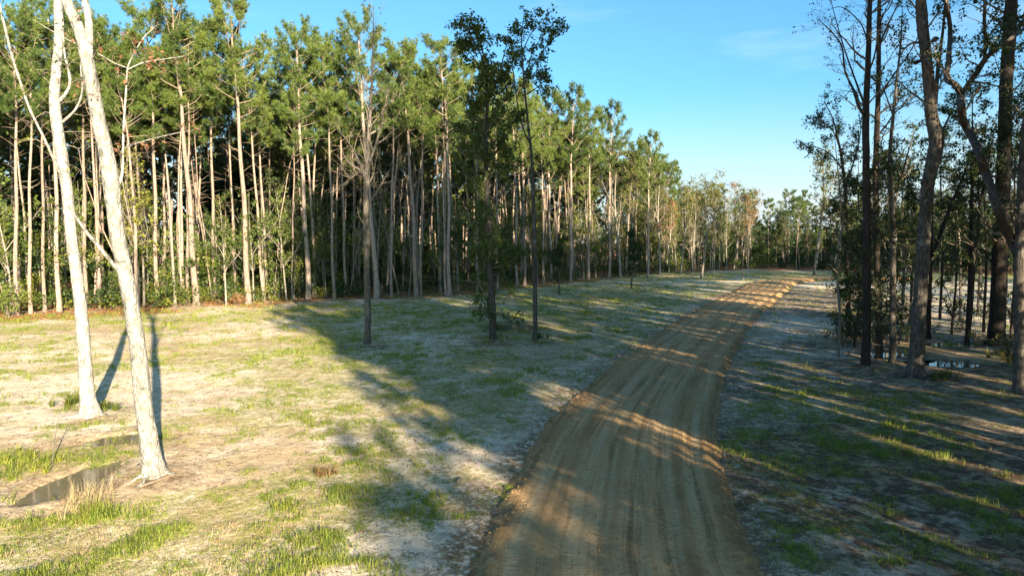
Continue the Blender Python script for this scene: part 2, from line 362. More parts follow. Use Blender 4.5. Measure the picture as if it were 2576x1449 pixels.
h = k.math('ADD', k.math('MULTIPLY', nf, .5), k.math('ADD', k.math('MULTIPLY', nm, .6), k.math('MULTIPLY', ng, .22)))
k.l(k.bump(h, .85, .11), p.inputs['Normal']); k.l(p.outputs[0], out.inputs[0])
M['ground'] = m
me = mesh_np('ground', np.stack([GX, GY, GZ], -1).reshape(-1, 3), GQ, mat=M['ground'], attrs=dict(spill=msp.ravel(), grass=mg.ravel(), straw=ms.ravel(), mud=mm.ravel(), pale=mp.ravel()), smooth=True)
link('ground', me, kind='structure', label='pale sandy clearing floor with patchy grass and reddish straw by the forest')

# the dirt road: a raised graded ribbon
ro = np.concatenate([np.linspace(-2.75, -1.8, 17), np.linspace(-1.75, 1.75, 61), np.linspace(1.8, 2.75, 17)])
S2, O2 = np.meshgrid(_s, ro, indexing='ij')
wob = (fbm(_s * .35, 0 * _s, 3, 61) - .5) * .35; wob2 = (fbm(_s * 1.1, 3 + 0 * _s, 3, 62) - .5) * .22
ow = O2 - np.where(O2 > 1.5, 1, np.where(O2 < -1.5, 1, 0)) * 0
edge_l = -2.02 + .6 * (wob + wob2)[:, None] + ((fbm(_s * 4, 1 + 0 * _s, 2, 65) - .5) * .30)[:, None]; edge_r = 2.02 + ((fbm(_s * .35, 7 + 0 * _s, 3, 63) - .5) * .3 + (fbm(_s * 1.1, 9 + 0 * _s, 3, 64) - .5) * .16 + (fbm(_s * 4, 5 + 0 * _s, 2, 66) - .5) * .26)[:, None]
inside = sstep(-.42, .30, O2 - edge_l) * sstep(-.42, .30, edge_r - O2)
RX = ROAD[:, None, 0] + ROADN[:, None, 0] * O2; RY = ROAD[:, None, 1] + ROADN[:, None, 1] * O2
base_z = ground_z(ROAD[:, 0], ROAD[:, 1]); ker = np.ones(61) / 61; base_z = np.convolve(np.pad(base_z, 30, 'edge'), ker, 'valid')
rut = 0 * O2; trackm = 0 * O2
for off, w_, d_ in ((-1.35, .20, .030), (-.70, .22, .035), (.15, .22, .03), (.85, .2, .035), (1.45, .18, .04), (-.2, .15, .02)):
    oo = off + ((fbm(_s * .10, off * 5 + 0 * _s, 2, 70) - .5) * .5)[:, None]
    q = np.exp(-((O2 - oo) / w_) ** 2); trackm = np.maximum(trackm, np.exp(-((O2 - oo) / w_) ** 4)); rut += .55 * d_ * q - .4 * d_ * np.exp(-((np.abs(O2 - oo) - w_ * 1.35) / .06) ** 2)
crest = .035 + .17 * sstep(40, 75, _s - 30)[:, None]
clod = np.exp(-((O2 - edge_l - .22) / .16) ** 2) + np.exp(-((edge_r - O2 - .2) / .12) ** 2)
rz = base_z[:, None] + crest - .03 * (O2 / 2) ** 2 - rut + .016 * (fbm(RX * 2.2, RY * 2.2, 3, 75) - .5) * 2 + .022 * (fbm(RX * 7, RY * 7, 2, 76) - .5) + clod * (.22 * np.clip(fbm(RX * 3.6, RY * 3.6, 3, 77) - .46, 0, 1) + .05 * (fbm(RX * 9, RY * 9, 2, 78) - .5))
under = ground_z(RX, RY) - .11
RZ = under * (1 - inside) + rz * inside
nri, nrj = RX.shape
_i = np.arange(nri - 1)[:, None] * nrj; _j = np.arange(nrj - 1)[None]
RQ = np.stack([_i + _j, _i + _j + 1, _i + nrj + _j + 1, _i + nrj + _j], -1).reshape(-1, 4)
m, t, out = mat_new('graded_dirt'); k = NT(t)
uvn = k.n('UVMap', uv_map='uv').outputs[0]; co = k.n('TexCoord').outputs['Object']
sx = k.n('SeparateXYZ'); k.l(uvn, sx.inputs[0])
st1 = k.noise(k.mapping(uvn, (2.2, .06, 1)), 1.0, 4, .6); st2 = k.noise(k.mapping(uvn, (6, .16, 1)), 1.0, 5, .65); st3 = k.noise(k.mapping(uvn, (22, .35, 1)), 1., 3, .6)
nf = k.noise(co, 9, 5, .7); nb = k.noise(co, .8, 4, .6); ng = k.noise(co, 42, 3, .7)
c = k.mix(k.ramp(st1, .38, .62), (.275, .152, .062), (.420, .258, .115))
c = k.mix(k.ramp(nb, .40, .66, 0, .8), c, (.37, .238, .108))
c = k.mix(k.math('MULTIPLY', k.math('MULTIPLY', k.attr('track'), k.ramp(st2, .42, .60, .05, .8)), k.ramp(nf, .3, .65, 1, .5)), c, (.50, .36, .20))
c = k.mix(k.math('MULTIPLY', k.ramp(st2, .55, .66, 0, .4), k.ramp(nf, .3, .6, 1, .4)), c, (.40, .30, .18))
c = k.mix(k.math('MULTIPLY', k.ramp(st2, .46, .36, 0, .65), k.ramp(nf, .35, .6, .3, 1)), c, (.115, .068, .032))
c = k.mix(k.math('MULTIPLY', k.ramp(st3, .55, .72, 0, .5), k.ramp(nf, .4, .6, .2, 1)), c, (.15, .098, .052))
ed = k.math('ABSOLUTE', sx.outputs[0]); c = k.mix(k.math('MULTIPLY', k.ramp(ed, 1.5, 1.95, 0, .45), k.ramp(nf, .38, .56, .15, 1)), c, (.11, .068, .034))
c = k.mix(k.ramp(nf, .52, .68, 0, .55), c, (.15, .10, .055))
c = k.mix(k.ramp(nf, .44, .34, 0, .4), c, (.36, .28, .18))
c = k.mix(k.ramp(ng, .58, .75, 0, .55), c, (.13, .088, .05))
c = k.mix(k.ramp(ng, .42, .28, 0, .5), c, (.40, .31, .21))
wv = k.n('TexWave', wave_type='BANDS', bands_direction='Y'); k.l(uvn, wv.inputs['Vector']); wv.inputs['Scale'].default_value = 3.6; wv.inputs['Distortion'].default_value = 1.2; wv.inputs['Detail'].default_value = 2
trk = k.math('MULTIPLY', k.attr('track'), k.ramp(nb, .30, .5))
p = k.n('BsdfPrincipled'); k.l(c, p.inputs['Base Color']); p.inputs['Roughness'].default_value = .95; p.inputs['Specular IOR Level'].default_value = .15
h = k.math('ADD', k.math('ADD', k.math('MULTIPLY', nf, .5), k.math('MULTIPLY', ng, .3)), k.math('ADD', k.math('MULTIPLY', st3, .35), k.math('MULTIPLY', k.math('MULTIPLY', wv.outputs['Fac'], trk), .13)))
k.l(k.bump(h, .6, .08), p.inputs['Normal']); k.l(p.outputs[0], out.inputs[0])
M['road'] = m
me = mesh_np('dirt_road', np.stack([RX, RY, RZ], -1).reshape(-1, 3), RQ[:, ::-1].copy(), mat=m, smooth=True, attrs=dict(track=trackm.ravel()), uv=np.stack([O2, S2], -1).reshape(-1, 2))
link('dirt_road', me, kind='structure', label='freshly graded ochre dirt track curving up through the clearing')

# puddles: water sheets lying in their hollows
m, t, out = mat_new('puddle_water'); k = NT(t)
p = k.n('BsdfPrincipled'); p.inputs['Base Color'].default_value = (.13, .112, .072, 1); p.inputs['Roughness'].default_value = .03; p.inputs['IOR'].default_value = 1.33
k.l(k.bump(k.noise(k.n('TexCoord').outputs['Object'], 6, 2), .02, .02), p.inputs['Normal']); k.l(p.outputs[0], out.inputs[0])
M['water'] = m
PL = ['long muddy puddle left of the nearer white trunk, grass clump in front', 'small muddy puddle just behind the nearer white trunk', 'shallow puddle between the two dark trees in mid clearing', 'bright puddle reflecting sky behind the slender trunks in the shaded grove', 'bright puddle beside the big grey trunk, on its far side', 'narrow puddle farther back in the shaded grove near the double stem']
for i in range(6):
    cx, cy, a, b, tt, d = PUD[i]; th = np.linspace(0, 2 * np.pi, 40, endpoint=False); V = [(0, 0, 0)]
    for f in (.6, 1.25):
        V += [(f * (a * math.cos(q) * math.cos(tt) - b * math.sin(q) * math.sin(tt)), f * (a * math.cos(q) * math.sin(tt) + b * math.sin(q) * math.cos(tt)), 0) for q in th]
    T = [(0, 1 + j, 1 + (j + 1) % 40) for j in range(40)]; Q = [(1 + j, 41 + j, 41 + (j + 1) % 40, 1 + (j + 1) % 40) for j in range(40)]
    o = link('puddle', mesh_np('puddle', V, Q, T, M['water']), kind='structure', label=PL[i]); o.location = (cx, cy, -.062)

# ------------------------------------------------------------------ trees
UPV = np.array((0, 0, 1.)); LX = 1.0
class Tree:
    def __init__(s, seed): s.rng = np.random.default_rng(seed); s.trunk = []; s.limb = []; s.fine = []; s.leaf = []
    def add(s, P, Rr, kind, sides, rough=0, lobes=None): 
        getattr(s, kind).append(tube(P, Rr, sides, s.rng, rough, lobes))
    def grow(s, p, d, L, r, up=.25, wig=.22, n=6):
        P = [p]; d = unit(np.asarray(d, float)); st = L / n
        for i in range(n):
            d = unit(d + wig * s.rng.normal(size=3) + UPV * up / n * 1.5); P.append(P[-1] + d * st)
        return np.array(P), r * (1 - .85 * np.linspace(0, 1, n + 1))
    def sprout(s, P, Rr, n, t0, t1, ln, ang=(40, 70), up=.3, lev=2, kids=(5, 4), leaf=0, ratio=.5, wig=.2, kind='fine', rmin=.004, side=None):
        rng = s.rng; m = len(P)
        for i in range(n):
            t = rng.uniform(t0, t1) * (m - 1); j = min(int(t), m - 2); f = t - j
            p = P[j] * (1 - f) + P[j + 1] * f; r = Rr[j] * (1 - f) + Rr[j + 1] * f
            tg = unit(P[j + 1] - P[j]); q = rng.normal(size=3)
            if side is not None: q = q * .5 + np.asarray(side)
            q = unit(q - tg * np.dot(q, tg)); a = R_(rng.uniform(*ang))
            d = tg * math.cos(a) + q * math.sin(a)
            L = rng.uniform(*ln) * (1 - .45 * (t / (m - 1) - t0) / max(t1 - t0, .01)); br = max(rmin, min(r * ratio, L * .022))
            PP, RR = s.grow(p, d, L, br, up, wig, 6 if lev > 1 else 4)
            s.add(PP, np.maximum(RR, rmin * .5), kind if lev == 2 or kind == 'limb' else 'fine', 5 if br > .02 else 3)
            if lev > 1:
                s.sprout(PP, RR, int(kids[0] * rng.uniform(.7, 1.3) + .5), .25, .98, (ln[0] * .32, ln[1] * .42), ang, up * .6, lev - 1, kids[1:] or (3,), leaf, .6, wig, 'fine', rmin)
            if leaf and lev <= 2:
                c = rng.poisson(LX * (leaf if lev == 1 else leaf * .6))
                if c:
                    u = rng.uniform(.25, 1.05, c) * (len(PP) - 1.001); jj = np.minimum(u.astype(int), len(PP) - 2); ff = (u - jj)[:, None]
                    s.leaf.append(PP[jj] * (1 - ff) + PP[jj + 1] * ff + rng.normal(size=(c, 3)) * .05)
    def parts(s, root, base, bark, twig, leafm=None, lsize=.09, up=.35, fine_name='branchwork'):
        base = np.asarray(base); tk_ = None
        if s.trunk:
            V, Q = join(s.trunk); tk_ = link('trunk', mesh_np('trunk', V - base, Q, mat=M[bark], smooth=True), root)
        for V, Q in s.limb: link('limb', mesh_np('limb', V - base, Q, mat=M[bark], smooth=True), root)
        if s.fine:
            V, Q = join(s.fine); link(fine_name, mesh_np(fine_name, V - base, Q, mat=M[twig], smooth=True), root)
        if s.leaf and leafm:
            V, Q, tn = leaf_quads(np.vstack(s.leaf), s.rng, lsize, up)
            link('crown', mesh_np('crown', V - base, Q, mat=M[leafm], attrs=dict(tint=tn)), root)
        return tk_
    def stem(s, pts, Y, kind='trunk', sides=12, n=None, flare=0, rough=.025, dy=None):
        """pts: (px, py, width px) in the photograph, standing at distance Y (dy: metres nearer or farther, per point)"""
        dy = dy or [0] * len(pts)
        P = np.array([at(a, b, Y + e) for (a, b, w), e in zip(pts, dy)]); Rr = np.array([rad(w, Y) for a, b, w in pts])
        n = n or max(10, len(pts) * 4); t = np.linspace(0, len(pts) - 1, n)
        PP = smooth_line(P, n); RR = np.interp(t, np.arange(len(pts)), Rr)
        lob = None
        if flare:
            hgt = PP[:, 2] - PP[0, 2]; lob = flare * np.exp(-hgt / .22)
        s.add(PP, RR, kind, sides, rough, lob); return PP, RR
    def roots(s, base, r, n, L):
        out = []
        for i in range(n):
            a = 2 * math.pi * (i + s.rng.uniform(-.3, .3)) / n; d = np.array((math.cos(a), math.sin(a), 0)); l = L * s.rng.uniform(.6, 1.2)
            P = []
            for q, hh in ((.35, .42), (.75, .16), (1.2, .05), (2.2, .012), (2.2 + l / r * .5, -.0), (2.2 + l / r, -.06)):
                pp = base + d * r * q + np.cross(d, UPV) * s.rng.normal() * r * .16 * q; pp[2] = gz(pp) + hh * (r / .3); P.append(pp)
            P = smooth_line(P, 14); rr = np.interp(np.linspace(0, 1, 14), [0, .3, .6, 1], [r * .40, r * .26, r * .10, r * .02])
            out.append(tube(P, rr, 7, s.rng, .05))
        return out

# --- pines
def pine_variant(seed, r0, cb, cr, nl, sway=.25, dens=1.):
    t = Tree(seed); rng = t.rng; H = 20.
    z = np.linspace(-.25, 19.7, 22); ph = rng.uniform(0, 6, 4)
    cx = sway * (np.sin(z / 20 * 3.1 + ph[0]) - math.sin(ph[0])) * z / 20 + .05 * np.sin(z * .9 + ph[1]); cy = sway * (np.sin(z / 20 * 2.7 + ph[2]) - math.sin(ph[2])) * z / 20
    P = np.stack([cx, cy, z], 1); Rr = r0 * (1 - .80 * (np.clip(z, 0, 20) / 20) ** 1.15) * (1 + .35 * np.exp(-np.clip(z, 0, 9) / .5)); t.add(P, Rr, 'trunk', 9, .03)
    def axis(zz): return np.array((np.interp(zz, z, cx), np.interp(zz, z, cy), zz))
    tufts = []
    for i in range(nl):
        zz = cb + (19.5 - cb) * max(0., (i + rng.uniform(-.4, .4)) / (nl - 1)) ** .9; zz = min(max(zz, cb - .3), 19.5); rel = (zz - cb) / (20 - cb)
        L = cr * math.sqrt(max(.08, 1 - ((rel - .42) / .62) ** 2)) * rng.uniform(.6, 1.15)
        az = i * 2.4 + rng.uniform(-.5, .5); el = R_(rng.uniform(2, 26) + 24 * rel + 30 * max(0, rel - .75))
        d = np.array((math.cos(az) * math.cos(el), math.sin(az) * math.cos(el), math.sin(el)))
        PP, RR = t.grow(axis(zz), d, L, min(.036, .013 * L + .006), .38, .13, 7)
        t.add(PP, RR, 'fine', 5)
        nb = int(L * 4.6 * dens + 3)
        for b in range(nb):
            u = rng.uniform(.48, 1.0) * 6.99; j = min(int(u), 6); p = PP[j] + (PP[j + 1] - PP[j]) * (u - j); tg = unit(PP[j + 1] - PP[j])
            q = rng.normal(size=3); q[2] *= .55; q = unit(q - tg * q.dot(tg)); d2 = unit(tg * .75 + q * .9 + UPV * .25)
            l2 = rng.uniform(.35, 1.0) * (1.15 - .5 * u / 7)
            B, BR = t.grow(p, d2, l2, .012, .35, .2, 3); t.add(B, np.maximum(BR, .004), 'fine', 3)
            for f in (.45, .75, 1.0): 
                tufts.append((B[0] + (B[-1] - B[0]) * f + rng.normal(size=3) * .10, d2))
        tufts.append((PP[-1], unit(PP[-1] - PP[-2]))); tufts.append((PP[-2], unit(PP[-1] - PP[-2])))
    for i in range(rng.integers(9, 15)):                 # dead stubs under the crown
        zz = rng.uniform(max(6, cb * .55), cb); az = rng.uniform(0, 6.28); L = rng.uniform(.25, 1.7)
        PP, RR = t.grow(axis(zz), (math.cos(az), math.sin(az), rng.uniform(-.15, .5)), L, .022, .1, .12, 4); t.add(PP, np.maximum(RR, .006), 'fine', 4)
    pos = np.array([p for p, _ in tufts]); dr = np.array([d for _, d in tufts]); kk = 26
    pos = np.repeat(pos, kk, 0); dr = np.repeat(dr, kk, 0); n = len(pos)
    a = unit(dr * .55 + unit(rng.normal(size=(n, 3))) * .95 + UPV * .30); b = unit(np.cross(a, rng.normal(size=(n, 3))))
    L = rng.uniform(.18, .38, (n, 1)); w = rng.uniform(.008, .0145, (n, 1))
    pos = pos + rng.normal(size=(n, 3)) * .03
    V = np.stack([pos - b * w, pos + b * w, pos + a * L], 1).reshape(-1, 3)
    tint = np.repeat(np.clip(np.repeat(rng.uniform(0, 1, n // kk), kk) * .7 + rng.uniform(0, .3, n), 0, 1), 3)
    tr = mesh_np('trunk', *join(t.trunk), mat=M['pine_bark'], smooth=True); fi = mesh_np('branchwork', *join(t.fine), mat=M['twig'], smooth=True)
    cr_ = mesh_np('crown', V, None, np.arange(3 * n).reshape(-1, 3), M['needle'], dict(tint=tint))
    return tr, fi, cr_, r0
PV = [pine_variant(1, .235, 12.2, 3.6, 30, .25, 1.2), pine_variant(2, .215, 12.8, 3.3, 27, .4, 1.1), pine_variant(3, .16, 13.2, 2.8, 26, .5, 1.1), pine_variant(4, .125, 13.6, 2.6, 24, .3, 1.1), pine_variant(5, .10, 13.4, 2.4, 23, .55, 1.1),
      pine_variant(6, .085, 14.2, 2.1, 20, .7, 1.1), pine_variant(7, .20, 11.2, 3.7, 30, .3, 1.15), pine_variant(8, .115, 12.8, 2.8, 26, .5, 1.1)]
def pine(v, loc, H, rz, label, group=None, tilt=(0, 0), name='pine_tree', cat='tree', widen=1.):
    tr, fi, crn, r0 = PV[v]; o = thing(name, loc, label, cat, group); sc = H / 20
    o.rotation_euler = (tilt[0], tilt[1], rz); o.scale = (sc * widen, sc * widen, sc)
    link('trunk', tr, o); link('branchwork', fi, o); link('crown', crn, o); return o
ORD = ['first', 'second', 'third', 'fourth', 'fifth', 'sixth', 'seventh', 'eighth', 'ninth', 'tenth', 'eleventh', 'twelfth', 'thirteenth', 'fourteenth', 'fifteenth', 'sixteenth', 'seventeenth', 'eighteenth', 'nineteenth', 'twentieth'] + ['twenty-' + q for q in ('first', 'second', 'third', 'fourth', 'fifth', 'sixth', 'seventh', 'eighth', 'ninth')] + ['thirtieth'] + ['thirty-' + q for q in ('first', 'second', 'third', 'fourth', 'fifth', 'sixth', 'seventh', 'eighth', 'ninth')]
FP = [  # base x, base y, top x, top y, trunk width, label
 (493, 769, 446, -20, 17, 'tallest straight pine with broad crown, standing just right of the nearer white trunk'),
 (624, 766, 597, 22, 16, 'tall lit pine with bare straight trunk, second thick one right of the white trunks'),
 (777, 755, 750, 86, 15, 'tall pine at the shadow corner where the lit forest edge turns dark'),
 (396, 769, 365, 30, 12, 'lit pine seen just right of the nearer white trunk, behind red leaves'),
 (148, 786, 112, 0, 13, 'pine at the forest edge seen just left of the farther white trunk'),
 (217, 772, 190, 40, 11, 'pine seen close beside the farther white trunk, on its right'),
 (250, 769, 226, 60, 11, 'pine framed midway between the two white trunks'),
 (593, 747, 560, 120, 9, 'slim lit pine close left of the second thick bare pine'),
 (663, 758, 610, 130, 9, 'slim leaning pine close right of the second thick bare pine'),
 (474, 765, 453, 80, 9, 'thin pine hugging the left side of the tallest straight pine'),
 (674, 747, 635, 190, 8, 'thin leaning pine, the farther of two beside the lit shrubs'),
 (789, 741, 778, 100, 8, 'thin pine standing close behind the pine at the shadow corner'),
 (540, 752, 515, 60, 10, 'pine half hidden by green understory between the two thickest lit pines'),
 (42, 796, 22, 50, 12, 'pine nearest the picture edge at the far left of the forest'),
 (78, 792, 50, 40, 10, 'second pine from the left end of the forest edge'),
 (112, 786, 88, 70, 10, 'third pine from the left end of the forest edge'),
 (736, 757, 728, 250, 6, 'thin young pine just left of the shadow corner pine'),
 (948, 752, 904, 61, 15, 'dominant pine with rounded crown behind the bare lichen-grey tree'),
 (1046, 747, 1029, 134, 13, 'thick pine with dark lower trunk, first right of the rounded-crown pine'),
 (1057, 746, 1062, 200, 8, 'thin pine touching the thick dark-based pine, on its right'),
 (1129, 747, 1118, 111, 11, 'pine with dark lower trunk close left of the vine-clad evergreen tree'),
 (1121, 742, 1100, 180, 7, 'thin pine just behind the pine left of the vine-clad evergreen tree'),
 (1299, 722, 1290, 200, 9, 'pine seen between the vine-clad evergreen and the slim crowned tree'),
 (1321, 720, 1312, 230, 9, 'pine seen just left of the slim crowned tree in mid clearing'),
 (1386, 708, 1378, 250, 9, 'pale lit pine, second right of the slim crowned tree in mid clearing'),
 (1366, 711, 1362, 300, 7, 'thin lit pine, first right of the slim crowned tree in mid clearing'),
 (1436, 708, 1438, 240, 9, 'tall pale pine with tufted top where the forest edge recedes'),
 (1533, 697, 1536, 279, 8, 'pine with isolated tufted crown above the receding forest edge'),
 (1630, 697, 1634, 350, 7, 'last tall pine of the receding forest edge, before the pale hardwoods'),
 (840, 752, 815, 120, 9, 'pine right of the shadow corner pine, trunk dark below and lit above'),
 (870, 748, 845, 150, 9, 'pine left of the rounded-crown pine, trunk dark below and lit above'),
 (985, 748, 975, 160, 8, 'slim pine in the dark gap right of the bare lichen-grey tree'),
 (1200, 735, 1195, 170, 9, 'pine hidden close behind the vine-clad evergreen, left side'),
 (1250, 728, 1245, 180, 8, 'pine hidden close behind the vine-clad evergreen, right side'),
 (1480, 703, 1485, 270, 7, 'slim pine between the two tufted-top pines of the receding edge')]
rng = np.random.default_rng(77)
taken = []
for i, (bx, by, tx, ty, w, lab) in enumerate(FP):
    b = on_ground(bx, by); tp = at(tx, ty, b[1]); H = tp[2] - b[2]; lean = math.atan2(tp[0] - b[0], H)
    r = rad(w, b[1]) * 20 / H; v = int(np.argmin([abs(q[3] - r) for q in PV]))
    if v == 0 and i % 2: v = 6
    if i == 17: v = 0
    pine(v, b, H, 0, lab, 'pines along the forest edge', (0, lean), widen=float(np.clip(.9 * r / PV[v][3], .75, 1.2)))
    COL.objects[-1] if False else None
    taken.append(b[:2])
zones = [(-200, 'slender pine standing deep in the forest beyond the left edge of the clearing', 'forest pines at the left end'),
         (250, 'slender pine deep in the sunlit forest behind the front pines and green shrubs', 'forest pines behind the sunlit edge'),
         (720, 'slender pine with pinkish trunk in the shaded forest behind the dark clearing edge', 'forest pines behind the shaded edge'),
         (1330, 'slender pine among crowded trunks where the forest edge recedes', 'forest pines along the receding edge')]
tries = 0; cnt = 0; INNER = []
while tries < 9000 and cnt < 208:
    tries += 1
    s = rng.uniform(25, _es[11]); off = 1.0 + 24 * rng.uniform() ** 1.25
    p = edge_pt(s, off)
    px = 1288 + FPX * p[0] / p[1]
    if px < -130 or px > 1700 or p[1] < 15: continue
    md = 1.5 if off > 3 else 2.1
    if min(np.hypot(p[0] - q[0], p[1] - q[1]) for q in taken) < md: continue
    taken.append(p); cnt += 1
    lab, grp = [(a, b) for x0, a, b in zones if px >= x0][-1]
    v = int(rng.choice([2, 3, 4, 5, 7, 1], p=[.16, .22, .25, .18, .13, .06])); H = rng.uniform(15, 19.4) * (1 if px < 1450 else .9)
    INNER.append((px, p[1], pine(v, (p[0], p[1], gz(p)), H, rng.uniform(0, 6.28), lab, grp, (rng.normal() * .018, rng.normal() * .018))))

# --- the two white trunks in front
A_Y = gp(388, 1203)[1]; t = Tree(11)
P, Rr = t.stem([(391, 1226, 100), (389, 1200, 68), (382, 1158, 49), (372, 1090, 43), (362, 1028, 41), (347, 879, 38), (332, 780, 36), (316, 690, 36), (297, 601, 35), (286, 518, 36), (279, 455, 40), (265, 373, 34), (249, 311, 33), (232, 216, 31), (216, 137, 30), (199, 75, 27), (166, 0, 24), (140, -80, 21), (122, -180, 17), (100, -300, 11), (90, -420, 5)], A_Y, sides=20, n=110, flare=.5, rough=.02)
rootsA = t.roots(gp(388, 1203), rad(50, A_Y), 5, .35)
L1 = t.stem([(222, 150, 20), (225, 100, 19), (222, 41, 17), (214, 0, 16), (215, -90, 13), (225, -200, 9), (230, -330, 4)], A_Y, 'limb', 10)
L2 = t.stem([(308, 694, 12), (285, 665, 10), (255, 628, 9), (223, 591, 8), (195, 552, 6), (172, 520, 3)], A_Y, 'limb', 8, dy=[0, -.1, -.2, -.35, -.5, -.6])
L3 = t.stem([(296, 470, 10), (307, 440, 7), (309, 394, 6), (311, 324, 5.5), (317, 232, 5), (321, 174, 4.5), (335, 140, 3), (362, 95, 2.5), (398, 62, 1.5)], A_Y, 'limb', 6, dy=[0, .1, .2, .3, .4, .5, .6, .7, .8])
L4 = t.stem([(321, 176, 4), (361, 158, 3), (410, 150, 2.5), (460, 143, 1.5)], A_Y + .5, 'limb', 5)
L5 = t.stem([(312, 374, 4), (344, 361, 3.2), (423, 340, 2.5), (506, 324, 1.2)], A_Y + .25, 'limb', 5)
L6 = t.stem([(321, 172, 3), (285, 158, 2.6), (249, 137, 2.4), (160, 95, 2), (83, 50, 1)], A_Y + .5, 'limb', 5)
redA = []
for L, n, ln in ((L4, 9, (.2, .55)), (L5, 11, (.2, .6)), (L3, 12, (.2, .7)), (L6, 5, (.15, .4))):
    t.sprout(L[0], L[1], n, .15, 1, ln, (35, 70), .1, 1, (3,), 5, .5, .2, rmin=.004)
t.sprout(P, Rr, 7, .55, .75, (.4, 1.1), (50, 80), -.2, 2, (3,), 1.2, .1, .3, rmin=.004)
t.sprout(P, Rr, 10, .86, 1, (1.5, 3), (30, 60), .3, 2, (5, 3), 3, .4, .2, rmin=.005); t.sprout(*L1, 8, .4, 1, (1, 2.2), (30, 60), .3, 2, (4,), 3, .4)
t.sprout(*L2, 5, .3, 1, (.2, .6), (30, 60), .2, 1, (3,), 0, .4)
b = on_ground(388, 1203); o = thing('white_barked_tree', b, 'nearer and thicker of two leaning white-barked trunks, with a fork and red-leaved limb', 'tree', 'white-barked trees')
tko = t.parts(o, b, 'white_bark', 'pale_twig', 'leaf_red', .085)
for V, Q in rootsA: link('root', mesh_np('root', V - b, Q, mat=M['white_bark'], smooth=True), tko)

B_Y = gp(226, 1048)[1]; t = Tree(12)
P, Rr = t.stem([(229, 1064, 76), (227, 1040, 50), (222, 1008, 38), (218, 978, 34), (213, 904, 31), (206, 804, 29), (198, 730, 27), (189, 665, 26), (180, 601, 25), (168, 477, 25), (156, 394, 26), (143, 311, 26), (137, 249, 24), (141, 187, 23), (145, 145, 22), (149, 83, 21), (147, 25, 21), (146, -60, 18), (150, -180, 12), (155, -300, 5)], B_Y, sides=18, n=90, flare=.55, rough=.025)
rootsB = t.roots(gp(226, 1048), rad(42, B_Y), 4, .3)
L1 = t.stem([(158, 307, 8), (175, 292, 6), (191, 274, 5.5), (204, 245, 5), (207, 215, 4), (203, 170, 3), (205, 110, 1.5)], B_Y, 'limb', 6)
L2 = t.stem([(150, 255, 9), (166, 235, 8), (176, 212, 7), (172, 175, 6), (163, 140, 5), (160, 90, 2)], B_Y, 'limb', 6)
L3 = t.stem([(165, 470, 9), (148, 430, 7), (128, 385, 6.5), (112, 350, 6), (75, 275, 6), (47, 195, 6), (30, 140, 6), (15, 80, 5.5), (3, 30, 5), (-10, -40, 4), (-20, -140, 1.5)], B_Y, 'limb', 7, dy=[0, -.2, -.4, -.5, -.6, -.7, -.8, -.8, -.8, -.8, -.8])
L4 = t.stem([(147, 20, 16), (165, -30, 13), (190, -100, 9), (200, -200, 4)], B_Y, 'limb', 7)
for L, n, ln in ((L1, 8, (.3, .9)), (L2, 8, (.3, .9)), (L3, 12, (.3, 1.1))): t.sprout(*L, n, .2, 1, ln, (30, 70), .0, 2, (3,), 3.2, .5, .25, rmin=.004)
t.sprout(P, Rr, 9, .5, .85, (.5, 1.6), (50, 80), -.1, 2, (3,), 2.6, .1, .3, rmin=.004); t.sprout(P, Rr, 9, .88, 1, (1.2, 2.6), (30, 60), .3, 2, (4,), 3, .4)
b = on_ground(226, 1048); o = thing('white_barked_tree', b, 'farther and slimmer of two white-barked trunks, long thin limb bending left, yellowish leaves', 'tree', 'white-barked trees')
tko = t.parts(o, b, 'white_bark', 'pale_twig', 'leaf_yellow', .08)
for V, Q in rootsB: link('root', mesh_np('root', V - b, Q, mat=M['white_bark'], smooth=True), tko)

LX = 1.7
# --- the three trees standing in the middle of the clearing
def base_of(px, py): return on_ground(px, py)
b = base_of(925, 860); Y = b[1]; t = Tree(21)
P, Rr = t.stem([(925, 872, 24), (925, 850, 17), (926, 780, 16), (923, 700, 15), (922, 600, 15), (921, 500, 15), (924, 427, 14), (928, 338, 10), (935, 213, 6), (939, 107, 3.5), (940, 15, 1.5)], Y, sides=12, n=70, flare=.3, rough=.04)
for pts in ([(923, 470, 8), (912, 430, 6), (897, 395, 5), (870, 350, 3), (850, 330, 1)], [(925, 420, 9), (940, 380, 7), (955, 330, 5), (972, 250, 3), (985, 170, 1)], [(923, 520, 6), (950, 480, 4), (985, 420, 3), (1005, 410, 1)], [(921, 455, 6), (900, 440, 4), (872, 445, 3), (845, 430, 1)]):
    L = t.stem(pts, Y, 'limb', 6, dy=[t.rng.normal() * .3 * i for i in range(len(pts))]); t.sprout(*L, 12, .15, 1, (.6, 1.8), (30, 65), .2, 2, (5, 3), .4, .5, .22, rmin=.006)
t.sprout(P, Rr, 26, .5, 1, (.8, 2.6), (35, 65), .4, 2, (6, 3), .5, .4, .2, rmin=.006); t.sprout(P, Rr, 14, .3, .6, (.5, 1.6), (50, 85), 0, 2, (5,), .3, .2, .3, rmin=.006)
o = thing('bare_tree', b, 'nearly leafless lichen-grey tree in the clearing, shaded below and sunlit above', 'tree'); t.parts(o, b, 'grey_bark', 'pale_twig', 'leaf_olive', .09)

